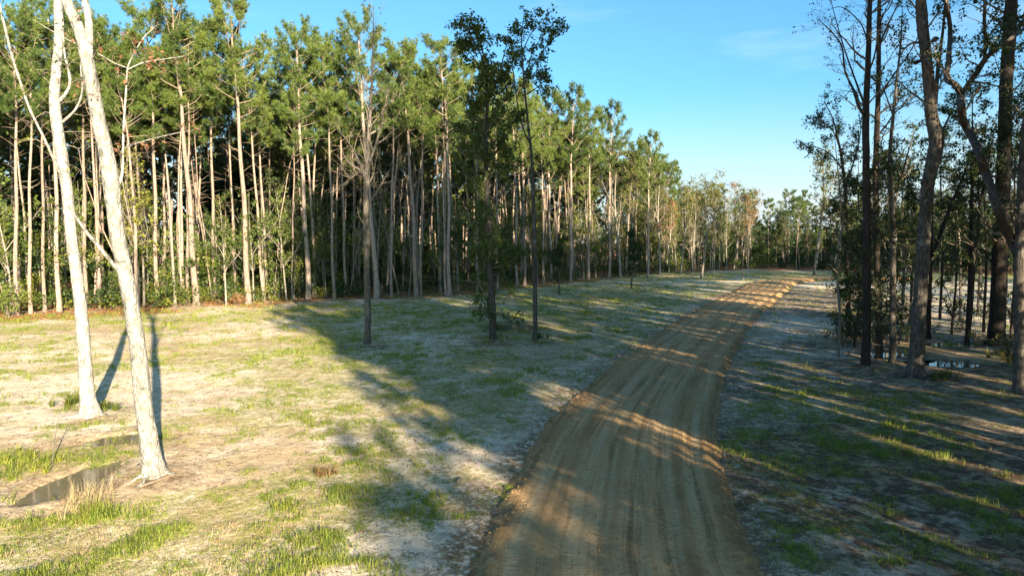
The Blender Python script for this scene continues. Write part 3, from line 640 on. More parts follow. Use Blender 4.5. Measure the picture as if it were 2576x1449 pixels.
b = base_of(1240, 857); Y = b[1]; t = Tree(22)
P, Rr = t.stem([(1240, 870, 27), (1240, 845, 19), (1239, 780, 17), (1234, 690, 16), (1229, 600, 15), (1225, 500, 13), (1222, 400, 12), (1222, 330, 11), (1226, 260, 8), (1222, 190, 5), (1212, 120, 3.5), (1195, 70, 1.5)], Y, sides=12, n=70, flare=.35, rough=.05)
Ls = [t.stem(q, Y, 'limb', 6, dy=[t.rng.normal() * .4 * i for i in range(len(q))]) for q in ([(1226, 265, 7), (1240, 225, 5), (1255, 190, 4), (1270, 130, 2.5), (1285, 80, 1)], [(1222, 420, 6), (1250, 380, 5), (1275, 340, 4), (1300, 290, 2)], [(1222, 380, 6), (1200, 330, 4), (1180, 290, 3), (1165, 240, 1.5)], [(1229, 520, 6), (1270, 480, 4), (1330, 445, 3), (1400, 425, 1)], [(1236, 700, 6), (1262, 680, 5), (1290, 640, 3), (1325, 560, 1.5)], [(1230, 210, 5), (1205, 170, 3), (1170, 110, 2)], [(1215, 150, 4), (1190, 100, 3), (1160, 60, 1)])]
t.sprout(P, Rr, 32, .14, .45, (.9, 2.2), (50, 90), -.05, 2, (8, 4), 9, .25, .25, rmin=.006); t.sprout(P, Rr, 40, .42, .78, (1.0, 2.5), (40, 75), .2, 2, (8, 4), 9, .3, .25, rmin=.006); t.sprout(P, Rr, 14, .72, 1, (.6, 1.6), (35, 70), .2, 2, (6, 4), 9, .4, .25, rmin=.006)
for i, L in enumerate(Ls): t.sprout(*L, 11, .2, 1, (.5, 1.4), (35, 70), .1, 2, (6, 4), 3 if i == 3 else 9, .5, .25, rmin=.006)
o = thing('evergreen_tree', b, 'dark vine-clad evergreen tree shading the middle of the clearing, leafy almost to its base', 'tree'); t.parts(o, b, 'grey_bark', 'twig', 'leaf_evergreen', .125)

b = base_of(1347, 858); Y = b[1]; t = Tree(23)
P, Rr = t.stem([(1347, 868, 17), (1347, 845, 12), (1346, 750, 11.5), (1344, 600, 11), (1341, 480, 10), (1338, 400, 8), (1330, 330, 6.5), (1322, 250, 5), (1316, 180, 4), (1312, 100, 3), (1318, 35, 1.2)], Y, sides=10, n=60, flare=.3, rough=.04)
Ls = [t.stem(q, Y, 'limb', 6, dy=[t.rng.normal() * .4 * i for i in range(len(q))]) for q in ([(1334, 360, 6), (1318, 330, 5), (1303, 270, 4), (1292, 190, 3), (1285, 110, 1.5)], [(1318, 200, 4), (1345, 160, 3), (1378, 112, 2), (1405, 60, 1)], [(1314, 130, 3), (1340, 80, 2), (1375, 60, 1)], [(1320, 240, 4), (1345, 225, 2.5), (1370, 205, 1)])]
for L in Ls: t.sprout(*L, 12, .35, 1, (.5, 1.3), (35, 70), .15, 2, (5, 3), 5.5, .5, .25, rmin=.006)
t.sprout(P, Rr, 22, .72, 1, (.6, 1.6), (35, 70), .2, 2, (5, 3), 5.5, .4, .25, rmin=.006); t.sprout(P, Rr, 8, .35, .7, (.3, .9), (50, 85), 0, 1, (3,), 2, .2, .3, rmin=.006)
o = thing('slim_tree', b, 'slim shaded tree with a bare pole trunk and open dark crown beside the puddle', 'tree'); t.parts(o, b, 'grey_bark', 'twig', 'leaf_evergreen', .115)

# --- the shaded grove beside the road
def grove(name, label, base, stems, bark, leafm, lsize, sprouts, seed, twig='twig', flare=.25, sides=12, roots=0, lobes=None):
    b = base_of(*base); Y = b[1]; t = Tree(seed); made = []
    for i, pts in enumerate(stems):
        made.append(t.stem(pts, Y, 'trunk' if i == 0 else 'limb', sides if i == 0 else 7, max(14, len(pts) * 6), flare if i == 0 else 0, .035, dy=None if i == 0 else [0] + [t.rng.normal() * .25 * q for q in range(1, len(pts))]))
    for (i, kw) in sprouts: t.sprout(*made[i], **kw)
    rt = t.roots(b.copy(), rad(roots, Y), 6, .5) if roots else []
    o = thing(name, b, label, 'tree', 'trees of the shaded grove'); tko = t.parts(o, b, bark, twig, leafm, lsize)
    for V, Q in rt: link('root', mesh_np('root', V - b, Q, mat=M[bark], smooth=True), tko)
    return o
def S(n, t0, t1, ln, ang=(35, 65), up=.3, lev=2, kids=(5, 3), leaf=0, ratio=.45, wig=.2, rmin=.005): return dict(n=n, t0=t0, t1=t1, ln=ln, ang=ang, up=up, lev=lev, kids=kids, leaf=leaf, ratio=ratio, wig=wig, rmin=rmin)
grove('bare_tree', 'tall straight bare tree at the grove front, two long limbs sweeping up to its left', (2178, 917),
      [[(2178, 930, 28), (2178, 900, 22), (2180, 800, 20), (2181, 600, 19), (2179, 450, 17), (2178, 290, 16), (2184, 150, 13), (2188, 0, 11), (2192, -150, 7), (2195, -300, 2)],
       [(2176, 293, 8), (2160, 268, 7), (2146, 225, 6), (2126, 180, 5), (2118, 120, 4), (2095, 85, 3), (2060, 50, 1.5)], [(2177, 270, 6), (2160, 225, 5), (2140, 170, 4), (2118, 105, 3), (2100, 40, 2), (2085, -20, 1)],
       [(2182, 190, 5), (2200, 140, 4), (2215, 60, 3), (2240, 0, 1.5)], [(2184, 110, 4), (2165, 60, 3), (2120, 20, 2), (2085, 25, 1)]],
      'dark_bark', 'leaf_dark', .085, [(0, S(16, .55, 1, (1, 3), leaf=.5, kids=(6, 4))), (1, S(13, .2, 1, (.5, 1.6), leaf=.6, kids=(6, 3))), (2, S(13, .2, 1, (.5, 1.5), leaf=.6, kids=(6, 3))), (3, S(8, .2, 1, (.5, 1.4), leaf=.5)), (4, S(8, .2, 1, (.5, 1.3), leaf=.5)), (0, S(10, .12, .35, (.4, 1.2), leaf=5))], 31)
grove('bare_tree', 'straight dark tree with a clump of twigs on its trunk, second along the grove front', (2210, 898),
      [[(2211, 905, 20), (2211, 880, 16), (2209, 760, 15), (2206, 600, 15), (2203, 450, 14), (2206, 330, 13), (2210, 200, 11), (2211, 60, 10), (2214, -80, 7), (2216, -250, 2)],
       [(2210, 250, 5), (2240, 200, 4), (2290, 130, 3), (2325, 60, 1.5)], [(2209, 290, 5), (2235, 270, 4), (2280, 240, 3), (2330, 235, 1)], [(2206, 345, 5), (2230, 315, 4), (2262, 275, 3.5), (2330, 245, 1.5)], [(2211, 120, 5), (2235, 60, 4), (2265, 0, 2.5), (2290, -60, 1)]],
      'dark_bark', 'leaf_dark', .085, [(0, S(16, .5, 1, (.8, 2.4), leaf=.5, kids=(6, 4))), (1, S(10, .15, 1, (.5, 1.4), leaf=.6)), (2, S(9, .15, 1, (.5, 1.2), leaf=1.2)), (3, S(9, .15, 1, (.5, 1.2), leaf=.8)), (4, S(9, .15, 1, (.5, 1.4), leaf=.6)), (0, S(26, .15, .5, (.6, 1.8), leaf=8, up=0))], 32)
grove('slim_tree', 'slender white stem with a bend, outermost of the grove toward the road', (2109, 898),
      [[(2109, 905, 11), (2109, 880, 8), (2113, 800, 7), (2108, 720, 6.5), (2107, 640, 6), (2120, 560, 5), (2112, 470, 4), (2105, 400, 2.5), (2098, 330, 1)], [(2108, 690, 4), (2085, 665, 3), (2062, 670, 1.5)]],
      'pale_bark', 'leaf_dark', .09, [(0, S(16, .55, 1, (.6, 1.6), leaf=5.5, kids=(4, 3))), (1, S(6, .3, 1, (.2, .6), leaf=5)), (0, S(8, .2, .5, (.3, .8), leaf=4))], 33, sides=8)
grove('slim_tree', 'leafy thin tree leaning over the road side of the grove, layered leaf sprays', (2135, 842),
      [[(2135, 848, 17), (2135, 820, 13), (2133, 740, 12), (2131, 640, 11), (2128, 500, 9), (2120, 420, 7), (2110, 360, 5), (2095, 300, 3), (2075, 260, 1.5)], [(2122, 430, 5), (2090, 390, 3.5), (2050, 370, 2), (2022, 372, 1)], [(2112, 370, 4), (2095, 330, 3), (2060, 300, 2), (2040, 290, 1)], [(2126, 470, 5), (2150, 400, 3.5), (2165, 330, 2), (2160, 280, 1)]],
      'dark_bark', 'leaf_dark', .085, [(0, S(20, .45, 1, (.6, 1.8), leaf=7, kids=(5, 3), up=0)), (1, S(10, .2, 1, (.4, 1.1), leaf=8, up=0)), (2, S(10, .2, 1, (.4, 1.1), leaf=8, up=0)), (3, S(10, .2, 1, (.4, 1.1), leaf=7)), (0, S(30, .1, .6, (.6, 1.8), leaf=9, up=0))], 34, sides=9)
grove('slim_tree', 'leafy tree standing before the bright puddle, swollen knot halfway up its stem', (2245, 912),
      [[(2245, 920, 22), (2245, 895, 17), (2245, 800, 15), (2246, 640, 14), (2247, 605, 18), (2246, 570, 13), (2243, 480, 10), (2238, 400, 9), (2246, 300, 8), (2256, 200, 6), (2266, 107, 4), (2270, 20, 1.5)], [(2244, 540, 6), (2262, 470, 5), (2280, 400, 4), (2300, 330, 2)], [(2243, 500, 5), (2225, 450, 4), (2205, 410, 2)], [(2246, 290, 4), (2225, 230, 3), (2210, 190, 1)]],
      'grey_bark', 'leaf_dark', .085, [(0, S(26, .4, 1, (.6, 1.9), leaf=5, kids=(6, 3))), (1, S(12, .2, 1, (.5, 1.4), leaf=7)), (2, S(10, .2, 1, (.4, 1.2), leaf=7)), (3, S(8, .2, 1, (.4, 1.2), leaf=2)), (0, S(26, .15, .55, (.6, 1.8), leaf=8, up=0))], 35, sides=9)
grove('thick_grey_tree', 'biggest grey trunk of the grove, bent at mid height, with knobby cut stubs above', (2302, 946),
      [[(2300, 966, 62), (2302, 940, 44), (2306, 900, 36), (2312, 800, 33), (2318, 700, 32), (2324, 600, 30), (2330, 520, 29), (2336, 455, 30), (2352, 385, 33), (2356, 345, 34), (2343, 290, 28), (2338, 220, 26), (2330, 140, 25), (2322, 80, 26), (2318, 30, 26), (2316, -30, 20), (2318, -120, 12), (2325, -260, 4)],
       [(2332, 115, 8), (2345, 105, 7), (2352, 100, 14), (2357, 97, 8)], [(2330, 155, 7), (2348, 143, 6), (2356, 137, 13), (2362, 133, 6)], [(2326, 150, 8), (2312, 155, 9), (2304, 158, 11), (2299, 160, 5)], [(2328, 105, 8), (2310, 108, 6), (2290, 112, 5), (2272, 128, 4), (2262, 150, 2)]],
      'grey_bark', 'leaf_dark', .09, [(0, S(12, .2, .6, (.5, 1.6), leaf=5)), (0, S(16, .6, 1, (.8, 2.2), leaf=3)), (4, S(6, .3, 1, (.4, 1.1), leaf=1))], 36, sides=20, flare=.5, roots=40)
grove('slim_tree', 'dark straight tree directly behind the bent grey trunk, leaning slightly right at the top', (2331, 850),
      [[(2331, 856, 24), (2331, 835, 19), (2334, 740, 18), (2338, 600, 17), (2341, 441, 15), (2350, 300, 12), (2360, 170, 9), (2374, 60, 6), (2380, -60, 3)], [(2336, 690, 9), (2362, 600, 9), (2395, 510, 8), (2425, 440, 6), (2445, 380, 3)], [(2343, 380, 6), (2375, 320, 4.5), (2405, 260, 3), (2430, 230, 1)]],
      'dark_bark', 'leaf_dark', .105, [(0, S(26, .3, 1, (.7, 2), leaf=5, kids=(5, 3))), (1, S(12, .4, 1, (.6, 1.6), leaf=7)), (2, S(10, .3, 1, (.5, 1.4), leaf=6))], 37, sides=10)
grove('double_stemmed_tree', 'thin dark double stem between the bent grey trunk and the thick pine', (2434, 862),
      [[(2433, 868, 14), (2433, 845, 11), (2438, 760, 10), (2442, 640, 10), (2444, 500, 8), (2450, 400, 6), (2446, 300, 3), (2448, 220, 1)], [(2436, 850, 10), (2444, 760, 9), (2452, 640, 8), (2468, 500, 6), (2490, 400, 4), (2500, 330, 2)]],
      'dark_bark', 'leaf_dark', .105, [(0, S(28, .35, 1, (.7, 1.9), leaf=8, kids=(6, 3), up=.05)), (1, S(24, .4, 1, (.7, 1.8), leaf=8, kids=(6, 3), up=.05))], 38, sides=8)
grove('thick_pine', 'massive dark pine trunk, the thickest and straightest of the grove, brush at its foot', (2507, 866),
      [[(2506, 878, 48), (2506, 850, 39), (2510, 780, 36), (2516, 640, 34), (2521, 500, 32), (2527, 350, 30), (2532, 200, 28), (2541, 60, 28), (2548, -80, 22), (2552, -250, 10)], [(2528, 330, 6), (2550, 290, 5), (2590, 250, 3), (2630, 240, 1)], [(2522, 460, 6), (2490, 440, 4), (2455, 440, 2)], [(2524, 400, 6), (2550, 380, 5), (2600, 350, 2)]],
      'dark_bark', 'leaf_dark', .105, [(0, S(22, .35, .75, (1, 2.8), leaf=9, kids=(6, 4), up=.05)), (1, S(10, .2, 1, (.6, 1.6), leaf=9)), (2, S(12, .2, 1, (.6, 1.6), leaf=10)), (3, S(12, .2, 1, (.6, 1.6), leaf=10)), (0, S(16, .75, 1, (1, 2.6), leaf=6))], 39, sides=18, flare=.35, roots=44)
grove('crooked_tree', 'crooked tree at the picture edge whose long pale limb bends left and forks skyward', (2566, 985),
      [[(2568, 1000, 40), (2566, 960, 30), (2566, 850, 27), (2564, 700, 25), (2568, 560, 23), (2572, 440, 20), (2578, 340, 16), (2584, 250, 12), (2590, 120, 6)],
       [(2562, 640, 24), (2548, 612, 24), (2530, 575, 22), (2512, 530, 21), (2495, 480, 20), (2478, 430, 19), (2466, 395, 18), (2448, 350, 19), (2425, 310, 20), (2418, 270, 17), (2416, 235, 17), (2400, 212, 14), (2382, 198, 13), (2386, 150, 12), (2390, 70, 11), (2380, 0, 10), (2376, -90, 5)],
       [(2417, 240, 13), (2435, 215, 13), (2460, 180, 13), (2478, 150, 12), (2500, 130, 11), (2540, 100, 9), (2580, 70, 7), (2630, 20, 3)], [(2477, 152, 9), (2479, 110, 8), (2476, 60, 8), (2478, 0, 7), (2480, -80, 3)], [(2481, 100, 5), (2505, 70, 4), (2525, 40, 3), (2540, 0, 2)]],
      'grey_bark', 'leaf_dark', .085, [(0, S(20, .3, 1, (.7, 2), leaf=6)), (1, S(22, .35, 1, (.5, 1.6), leaf=4.5, kids=(6, 3))), (2, S(18, .15, 1, (.5, 1.5), leaf=4.5, kids=(6, 3))), (3, S(10, .2, 1, (.5, 1.3), leaf=4)), (4, S(8, .2, 1, (.4, 1), leaf=4))], 40, sides=14, flare=.4)
for q, (bx, by, tx, ty, w, lab) in enumerate([(2266, 853, 2275, 420, 8, 'thin pale sapling behind the knotted leafy tree in the grove'), (2218, 880, 2190, 430, 7, 'thin sapling squeezed between the two straight dark grove trees'), (2190, 850, 2160, 470, 6, 'thin leafy sapling behind the first straight grove tree'),
                                             (2285, 845, 2300, 500, 5, 'thin twin sapling stem left of the bent grey trunk'), (2395, 840, 2410, 470, 6, 'leafy sapling on the far side of the grove puddles'), (2475, 835, 2480, 330, 7, 'leafy sapling just left of the massive grove pine'),
                                             (2545, 850, 2560, 300, 8, 'leafy sapling right of the massive grove pine'), (2150, 870, 2165, 560, 5, 'short leafy sapling low at the grove front'), (2172, 812, 2160, 400, 6, 'slender dark stem far back in the grove behind the first straight tree'), (2232, 800, 2240, 380, 7, 'slender pale stem far back in the grove behind the knotted leafy tree'), (2290, 815, 2285, 430, 6, 'slender dark stem far back, left of the bent grey trunk'), (2365, 806, 2372, 330, 7, 'slender dark stem far back, right of the bent grey trunk'), (2415, 812, 2405, 400, 6, 'slender pale stem far back beside the double stem'), (2460, 800, 2466, 360, 6, 'slender dark stem far back between double stem and massive pine'), (2550, 808, 2545, 380, 7, 'slender dark stem far back beyond the massive grove pine'), (2128, 825, 2118, 470, 5, 'slender dark stem far back at the road side of the grove')]):
    grove('sapling', lab, (bx, by), [[(bx, by + 6, w * 1.4), (bx, by - 20, w), (bx * .6 + tx * .4 + 5, by * .6 + ty * .4, w * .8), (bx * .25 + tx * .75 - 4, by * .25 + ty * .75, w * .5), (tx, ty, 1)]],
          'pale_bark' if q in (0, 3, 9, 12) else 'dark_bark', 'leaf_dark', .105, [(0, S(34 if q < 8 else 22, .25 if q < 8 else .45, 1, (.7, 2.0), leaf=9, kids=(6, 3), up=.05))], 60 + q, sides=7, flare=0)

LX = 1.0
# --- saplings, shrubs and hardwoods built once, then set out one by one
def hardwood_proto(seed, H, r0, n, ln, kids, leaf, lsize, bark, twig, leafm, t0=.25, up=.35, forks=2, lean=.12):
    t = Tree(seed); rng = t.rng
    zz = np.linspace(-.1, H, 9); sw = rng.normal(size=2) * lean * H * .1
    P = np.stack([sw[0] * (zz / H) ** 2 + .02 * H * np.sin(zz / H * 5 + seed), sw[1] * (zz / H) ** 2 + .015 * H * np.sin(zz / H * 4 + 2 * seed), zz], 1); P[:, :2] -= P[0, :2]
    P = smooth_line(P, 24); Rr = r0 * (1 - .93 * np.linspace(0, 1, 24)) * (1 + .3 * np.exp(-np.arange(24) / 1.2)); t.add(P, Rr, 'trunk', 8, .04)
    for i in range(forks):
        u = int(rng.uniform(.3, .6) * 23); a = rng.uniform(0, 6.28)
        PP, RR = t.grow(P[u], (math.cos(a) * .5, math.sin(a) * .5, .9), H * rng.uniform(.35, .5), Rr[u] * .65, .3, .12, 9); t.add(PP, np.maximum(RR, .008), 'trunk', 6)
        t.sprout(PP, RR, n // 3, .2, 1, ln, (30, 65), up, 2, kids, leaf, .5, .2)
    t.sprout(P, Rr, n, t0, 1, ln, (30, 65), up, 2, kids, leaf, .45, .2)
    tr = mesh_np('trunk', *join(t.trunk), mat=M[bark], smooth=True); fi = mesh_np('branchwork', *join(t.fine), mat=M[twig], smooth=True)
    V, Q, tn = leaf_quads(np.vstack(t.leaf), rng, lsize, .35); cr = mesh_np('crown', V, Q, mat=M[leafm], attrs=dict(tint=tn))
    return tr, fi, cr, H
def plant(proto, name, loc, H, rz, label, group, tilt=(0, 0), cat='tree', wide=1.):
    tr, fi, cr, H0 = proto; o = thing(name, loc, label, cat, group); s = H / H0; o.scale = (s * wide, s * wide, s); o.rotation_euler = (tilt[0], tilt[1], rz)
    link('trunk', tr, o); link('branchwork', fi, o); link('crown', cr, o); return o
HW = dict(sap_g=hardwood_proto(101, 8, .07, 26, (.7, 2.0), (5, 3), 6, .15, 'pale_bark', 'pale_twig', 'leaf_green', .2), sap_g2=hardwood_proto(102, 9, .08, 24, (.7, 2.2), (5, 3), 5, .16, 'pale_bark', 'pale_twig', 'leaf_olive', .25),
          sap_y=hardwood_proto(103, 7, .06, 22, (.6, 1.7), (5, 3), 5, .14, 'pale_bark', 'pale_twig', 'leaf_yellow', .2), sap_bare=hardwood_proto(104, 10, .075, 18, (.8, 2.2), (5, 3), .5, .12, 'pale_bark', 'pale_twig', 'leaf_olive', .3),
          tree_g=hardwood_proto(105, 14, .17, 34, (1.2, 3.2), (7, 4), 7, .20, 'pale_bark', 'pale_twig', 'leaf_green', .3), tree_o=hardwood_proto(106, 13, .16, 32, (1.2, 3.0), (7, 4), 4.5, .20, 'pale_bark', 'pale_twig', 'leaf_olive', .3),
          tree_r=hardwood_proto(107, 12, .15, 32, (1.2, 3.0), (7, 4), 3.5, .17, 'pale_bark', 'pale_twig', 'leaf_rust', .4), tree_bare=hardwood_proto(108, 13, .14, 30, (1.2, 3.2), (7, 4), .5, .16, 'pale_bark', 'pale_twig', 'leaf_olive', .3),
          ever=hardwood_proto(109, 5.5, .1, 34, (.6, 1.4), (6, 4), 9, .16, 'grey_bark', 'twig', 'leaf_dark', .1, forks=1), tree_d=hardwood_proto(110, 13, .17, 36, (1.2, 3.0), (7, 4), 8, .22, 'dark_bark', 'twig', 'leaf_dark', .25))
def shrub_proto(seed, H, Rw, n, leafm, lsize):
    t = Tree(seed); rng = t.rng
    for i in range(n):
        a = rng.uniform(0, 6.28); tl = rng.uniform(.1, .9)
        PP, RR = t.grow(np.array((rng.normal() * .12, rng.normal() * .12, -.05)), (math.cos(a) * tl * Rw / H, math.sin(a) * tl * Rw / H, 1), H * rng.uniform(.6, 1.05), .018, .1, .16, 6)
        t.add(PP, np.maximum(RR, .004), 'fine', 4); t.sprout(PP, RR, 9, .15, 1, (.25, .75), (40, 80), .1, 1, (3,), 8, .5, .2)
    V, Q, tn = leaf_quads(np.vstack(t.leaf), rng, lsize, .3)
    return mesh_np('stems', *join(t.fine), mat=M['pale_twig']), mesh_np('crown', V, Q, mat=M[leafm], attrs=dict(tint=tn)), H
SH = [shrub_proto(201, 2.2, 1.1, 12, 'leaf_green', .13), shrub_proto(202, 1.6, 1.2, 11, 'leaf_yellow', .12), shrub_proto(203, 2.8, 1.1, 13, 'leaf_green', .15), shrub_proto(204, 1.3, 1.0, 10, 'leaf_olive', .12), shrub_proto(205, 1.1, .8, 8, 'leaf_rust', .11)]
SH.append(shrub_proto(206, 1.7, 1.0, 9, 'leaf_dark', .10)); SH.append(shrub_proto(207, 1.2, .9, 8, 'leaf_olive', .08))
def shrub(i, loc, s, rz, label, group):
    st, cr, H = SH[i]; o = thing('shrub', loc, label, 'shrub', group); o.scale = (s, s, s * rng.uniform(.85, 1.15)); o.rotation_euler = (0, 0, rz); link('stems', st, o); link('crown', cr, o); return o

# understory saplings along the sunlit and shaded edge
def edge_px(s, off):
    p = edge_pt(s, off); return p, 1288 + FPX * p[0] / p[1]
n = 0; tk = []; ROWS = {}
while n < 80:
    s = rng.uniform(25, _es[11]); p, px = edge_px(s, .3 + 9 * rng.uniform() ** 1.3)
    if px < -60 or px > 1680 or p[1] < 15: continue
    if tk and min(np.hypot(p[0] - q[0], p[1] - q[1]) for q in tk) < 1.6: continue
    tk.append(p); n += 1
    kind = str(rng.choice(['sap_g', 'sap_g2', 'sap_y', 'sap_bare'], p=[.4, .2, .15, .25] if px < 760 else [.3, .3, .08, .32]))
    zone = 'behind the white-barked trunks' if px < 330 else 'in the sunlit front of the pine forest' if px < 760 else 'in the shaded front of the pine forest' if px < 1300 else 'along the receding forest edge'
    look = {'sap_g': 'green leafy sapling', 'sap_g2': 'olive leafy sapling', 'sap_y': 'yellow-green leafy sapling', 'sap_bare': 'nearly bare pale sapling'}[kind]
    ROWS.setdefault((look, zone), []).append((px, plant(HW[kind], 'sapling', (p[0], p[1], gz(p)), rng.uniform(4.5, 10) if kind != 'sap_bare' else rng.uniform(7, 13), rng.uniform(0, 6.28), look + ' among the trunks ' + zone, look + 's ' + zone, (rng.normal() * .05, rng.normal() * .05), 'tree')))
n = 0; tk2 = []
while n < 26:
    p, px = edge_px(rng.uniform(25, _es[11]), 3 + 15 * rng.uniform())
    if px < -60 or px > 1680 or p[1] < 15: continue
    if tk2 and min(np.hypot(p[0] - q[0], p[1] - q[1]) for q in tk2) < 3: continue
    tk2.append(p); n += 1; kind = str(rng.choice(['tree_g', 'tree_o', 'tree_d'], p=[.55, .2, .25])); look = {'tree_g': 'green', 'tree_o': 'olive', 'tree_d': 'dark'}[kind] + ' middle-height broadleaf tree'
    zone = 'behind the white-barked trunks' if px < 330 else 'within the sunlit forest' if px < 760 else 'within the shaded forest' if px < 1300 else 'within the receding forest'
    ROWS.setdefault((look, zone), []).append((px, plant(HW[kind], 'broadleaf_tree', (p[0], p[1], gz(p)), rng.uniform(6, 10.5), rng.uniform(0, 6.28), 'x', look + 's ' + zone, (rng.normal() * .04, rng.normal() * .04))))
# named shrubs at the forest foot
for i, (px, py, k_, s, lab) in enumerate([(55, 770, 1, 1.5, 'bright yellow-green bush at the left end of the forest edge'), (20, 800, 0, .9, 'low green bush at the picture edge below the left pines'), (120, 770, 0, 1.2, 'green bush just left of the farther white trunk, at the forest foot'),
        (290, 762, 0, 1.3, 'green bush between the two white trunks at the forest foot'), (430, 758, 2, 1.25, 'tall green bush behind the dead thin stem'), (540, 752, 2, 1.4, 'tallest green bush between the two thickest lit pines'), (575, 755, 0, 1.1, 'green bush left of the second thick bare pine'),
        (600, 768, 4, .8, 'low rusty brown dead bush at the foot of the second thick pine'), (700, 752, 0, 1.2, 'green bush right of the second thick bare pine'), (350, 766, 3, 1.1, 'low olive bush behind the nearer white trunk'), (455, 768, 3, .8, 'low olive bush at the foot of the tallest pine'),
        (750, 748, 2, 1.1, 'green bush half in shade at the shadow corner'), (1285, 745, 0, .6, 'small green bush behind the evergreen tree'), (1680, 680, 1, 1.6, 'bright green thicket bush at the far lit corner of the clearing'), (1720, 682, 1, 1.5, 'second bright bush of the far lit corner thicket'), (1650, 686, 0, 1.4, 'green bush at the foot of the last tall edge pine')]):
    shrub(k_, on_ground(px, py), s, i * 1.3, lab, 'bushes at the forest foot')

for i, (px, py, k_, s, lab) in enumerate([(2125, 872, 5, .8, 'dark brush at the road-side corner of the grove'), (2160, 860, 5, 1.1, 'dark bush behind the first straight grove tree'), (2198, 872, 6, .8, 'low olive brush between the straight grove trees'), (2228, 838, 5, .55, 'dark bush just behind the bright grove puddle'), (2290, 862, 5, .5, 'dark bush close left of the bent grey trunk'), (2345, 835, 6, .5, 'low olive brush behind the bent grey trunk'),
        (2412, 836, 5, .6, 'dark bush left of the thin double stem'), (2468, 872, 6, .6, 'low brush between double stem and massive pine'), (2535, 892, 6, .9, 'olive brush at the foot of the massive grove pine'), (2566, 930, 5, .8, 'dark bush at the picture edge by the crooked tree'), (2490, 825, 5, .8, 'dark bush beyond the massive grove pine')]):
    shrub(k_, on_ground(px, py), s, i * 1.7, lab, 'brush in the shaded grove')

# small trees and stems out in the far clearing
for bx, by, ty, kind, lab, tl in [(1588, 724, 590, 'ever', 'small dark evergreen standing alone in the clearing left of the road', 0), (1765, 699, 455, 'tree_o', 'yellow-green tree with slender trunk in the far clearing', 0), (1796, 696, 540, 'sap_bare', 'thin bare stem in the far clearing, right of the yellow-green tree', 0), (1787, 695, 560, 'sap_bare', 'thin bare stem touching the yellow-green tree of the far clearing', .02),
        (1870, 707, 540, 'sap_bare', 'thin dark stem standing alone near the road crest', 0), (1880, 677, 500, 'tree_r', 'reddish leaved tree with white trunk at the far clearing end', .03), (1828, 678, 500, 'tree_bare', 'pale forked tree left of the reddish tree', -.02), (1712, 690, 470, 'tree_o', 'pale trunked olive tree at the far lit corner', 0),
        (1742, 683, 480, 'tree_bare', 'leaning pale bare tree at the far lit corner', -.05), (2050, 692, 404, 'tree_o', 'tall olive tree standing apart before the far woods, dark trunk', 0), (1408, 738, 600, 'ever', 'small dark evergreen at the shaded edge by the pale sand patch', 0), (1850, 676, 470, 'tree_r', 'second rusty tree, left of the reddish white-trunked tree', 0), (1660, 688, 420, 'tree_bare', 'pale leafless tree beside the last tall edge pine', .03), (1560, 697, 380, 'tree_bare', 'pale leafless tree with crooked limbs on the receding edge', -.03), (1590, 695, 400, 'tree_o', 'olive tree with pale trunk on the receding edge', 0)]:
    b = on_ground(bx, by); H = at(bx, ty, b[1])[2]
    plant(HW[kind], 'slim_tree' if kind == 'sap_bare' else 'small_evergreen' if kind == 'ever' else 'broadleaf_tree', b, H, bx * .37, lab, 'scattered trees of the far clearing', (0, tl), wide=1.3 if (bx, by) == (2050, 692) else 1)
# the far woods across the end of the clearing
n = 0; tk = []
while n < 140:
    s = rng.uniform(_es[9] + 2, _es[15] + 12); off = .5 + 16 * rng.uniform() ** 1.2; p, px = edge_px(s, off)
    if px < 1600 or px > 2700: continue
    if tk and min(np.hypot(p[0] - q[0], p[1] - q[1]) for q in tk) < 1.4: continue
    tk.append(p); n += 1; loc = (p[0], p[1], gz(p)); rz_ = rng.uniform(0, 6.28)
    part_ = [q for x0, q in ((0, 'at the far lit corner'), (1750, 'left of the reddish tree'), (1880, 'beyond the road crest'), (2000, 'around the lone olive tree'), (2120, 'beyond the sand field'), (2360, 'behind the massive grove pine')) if px >= x0][-1]
    if rng.uniform() < (.25 if px < 1850 else .40):
        ROWS.setdefault(('pine', 'in the far woods ' + part_), []).append((px, pine(int(rng.choice([2, 3, 4, 7])), loc, rng.uniform(11, 14) if px < 1880 else rng.uniform(9, 12), rz_, 'x', 'far pines ' + part_, (rng.normal() * .02, rng.normal() * .02))))
    else:
        kind = str(rng.choice(['tree_g', 'tree_o', 'tree_bare', 'tree_r', 'tree_d'], p=[.40, .34, .18, .03, .05] if px < 1850 else [.38, .2, .08, .02, .32]))
        look = {'tree_g': 'green', 'tree_o': 'olive', 'tree_bare': 'pale leafless', 'tree_r': 'rusty', 'tree_d': 'dark'}[kind]
        ROWS.setdefault((look + ' tree', 'in the far woods ' + part_), []).append((px, plant(HW[kind], 'broadleaf_tree', loc, rng.uniform(8.5, 13) if px < 1880 else rng.uniform(6.5, 10.5), rz_, 'x', look + ' far trees ' + part_, (rng.normal() * .03, rng.normal() * .03))))

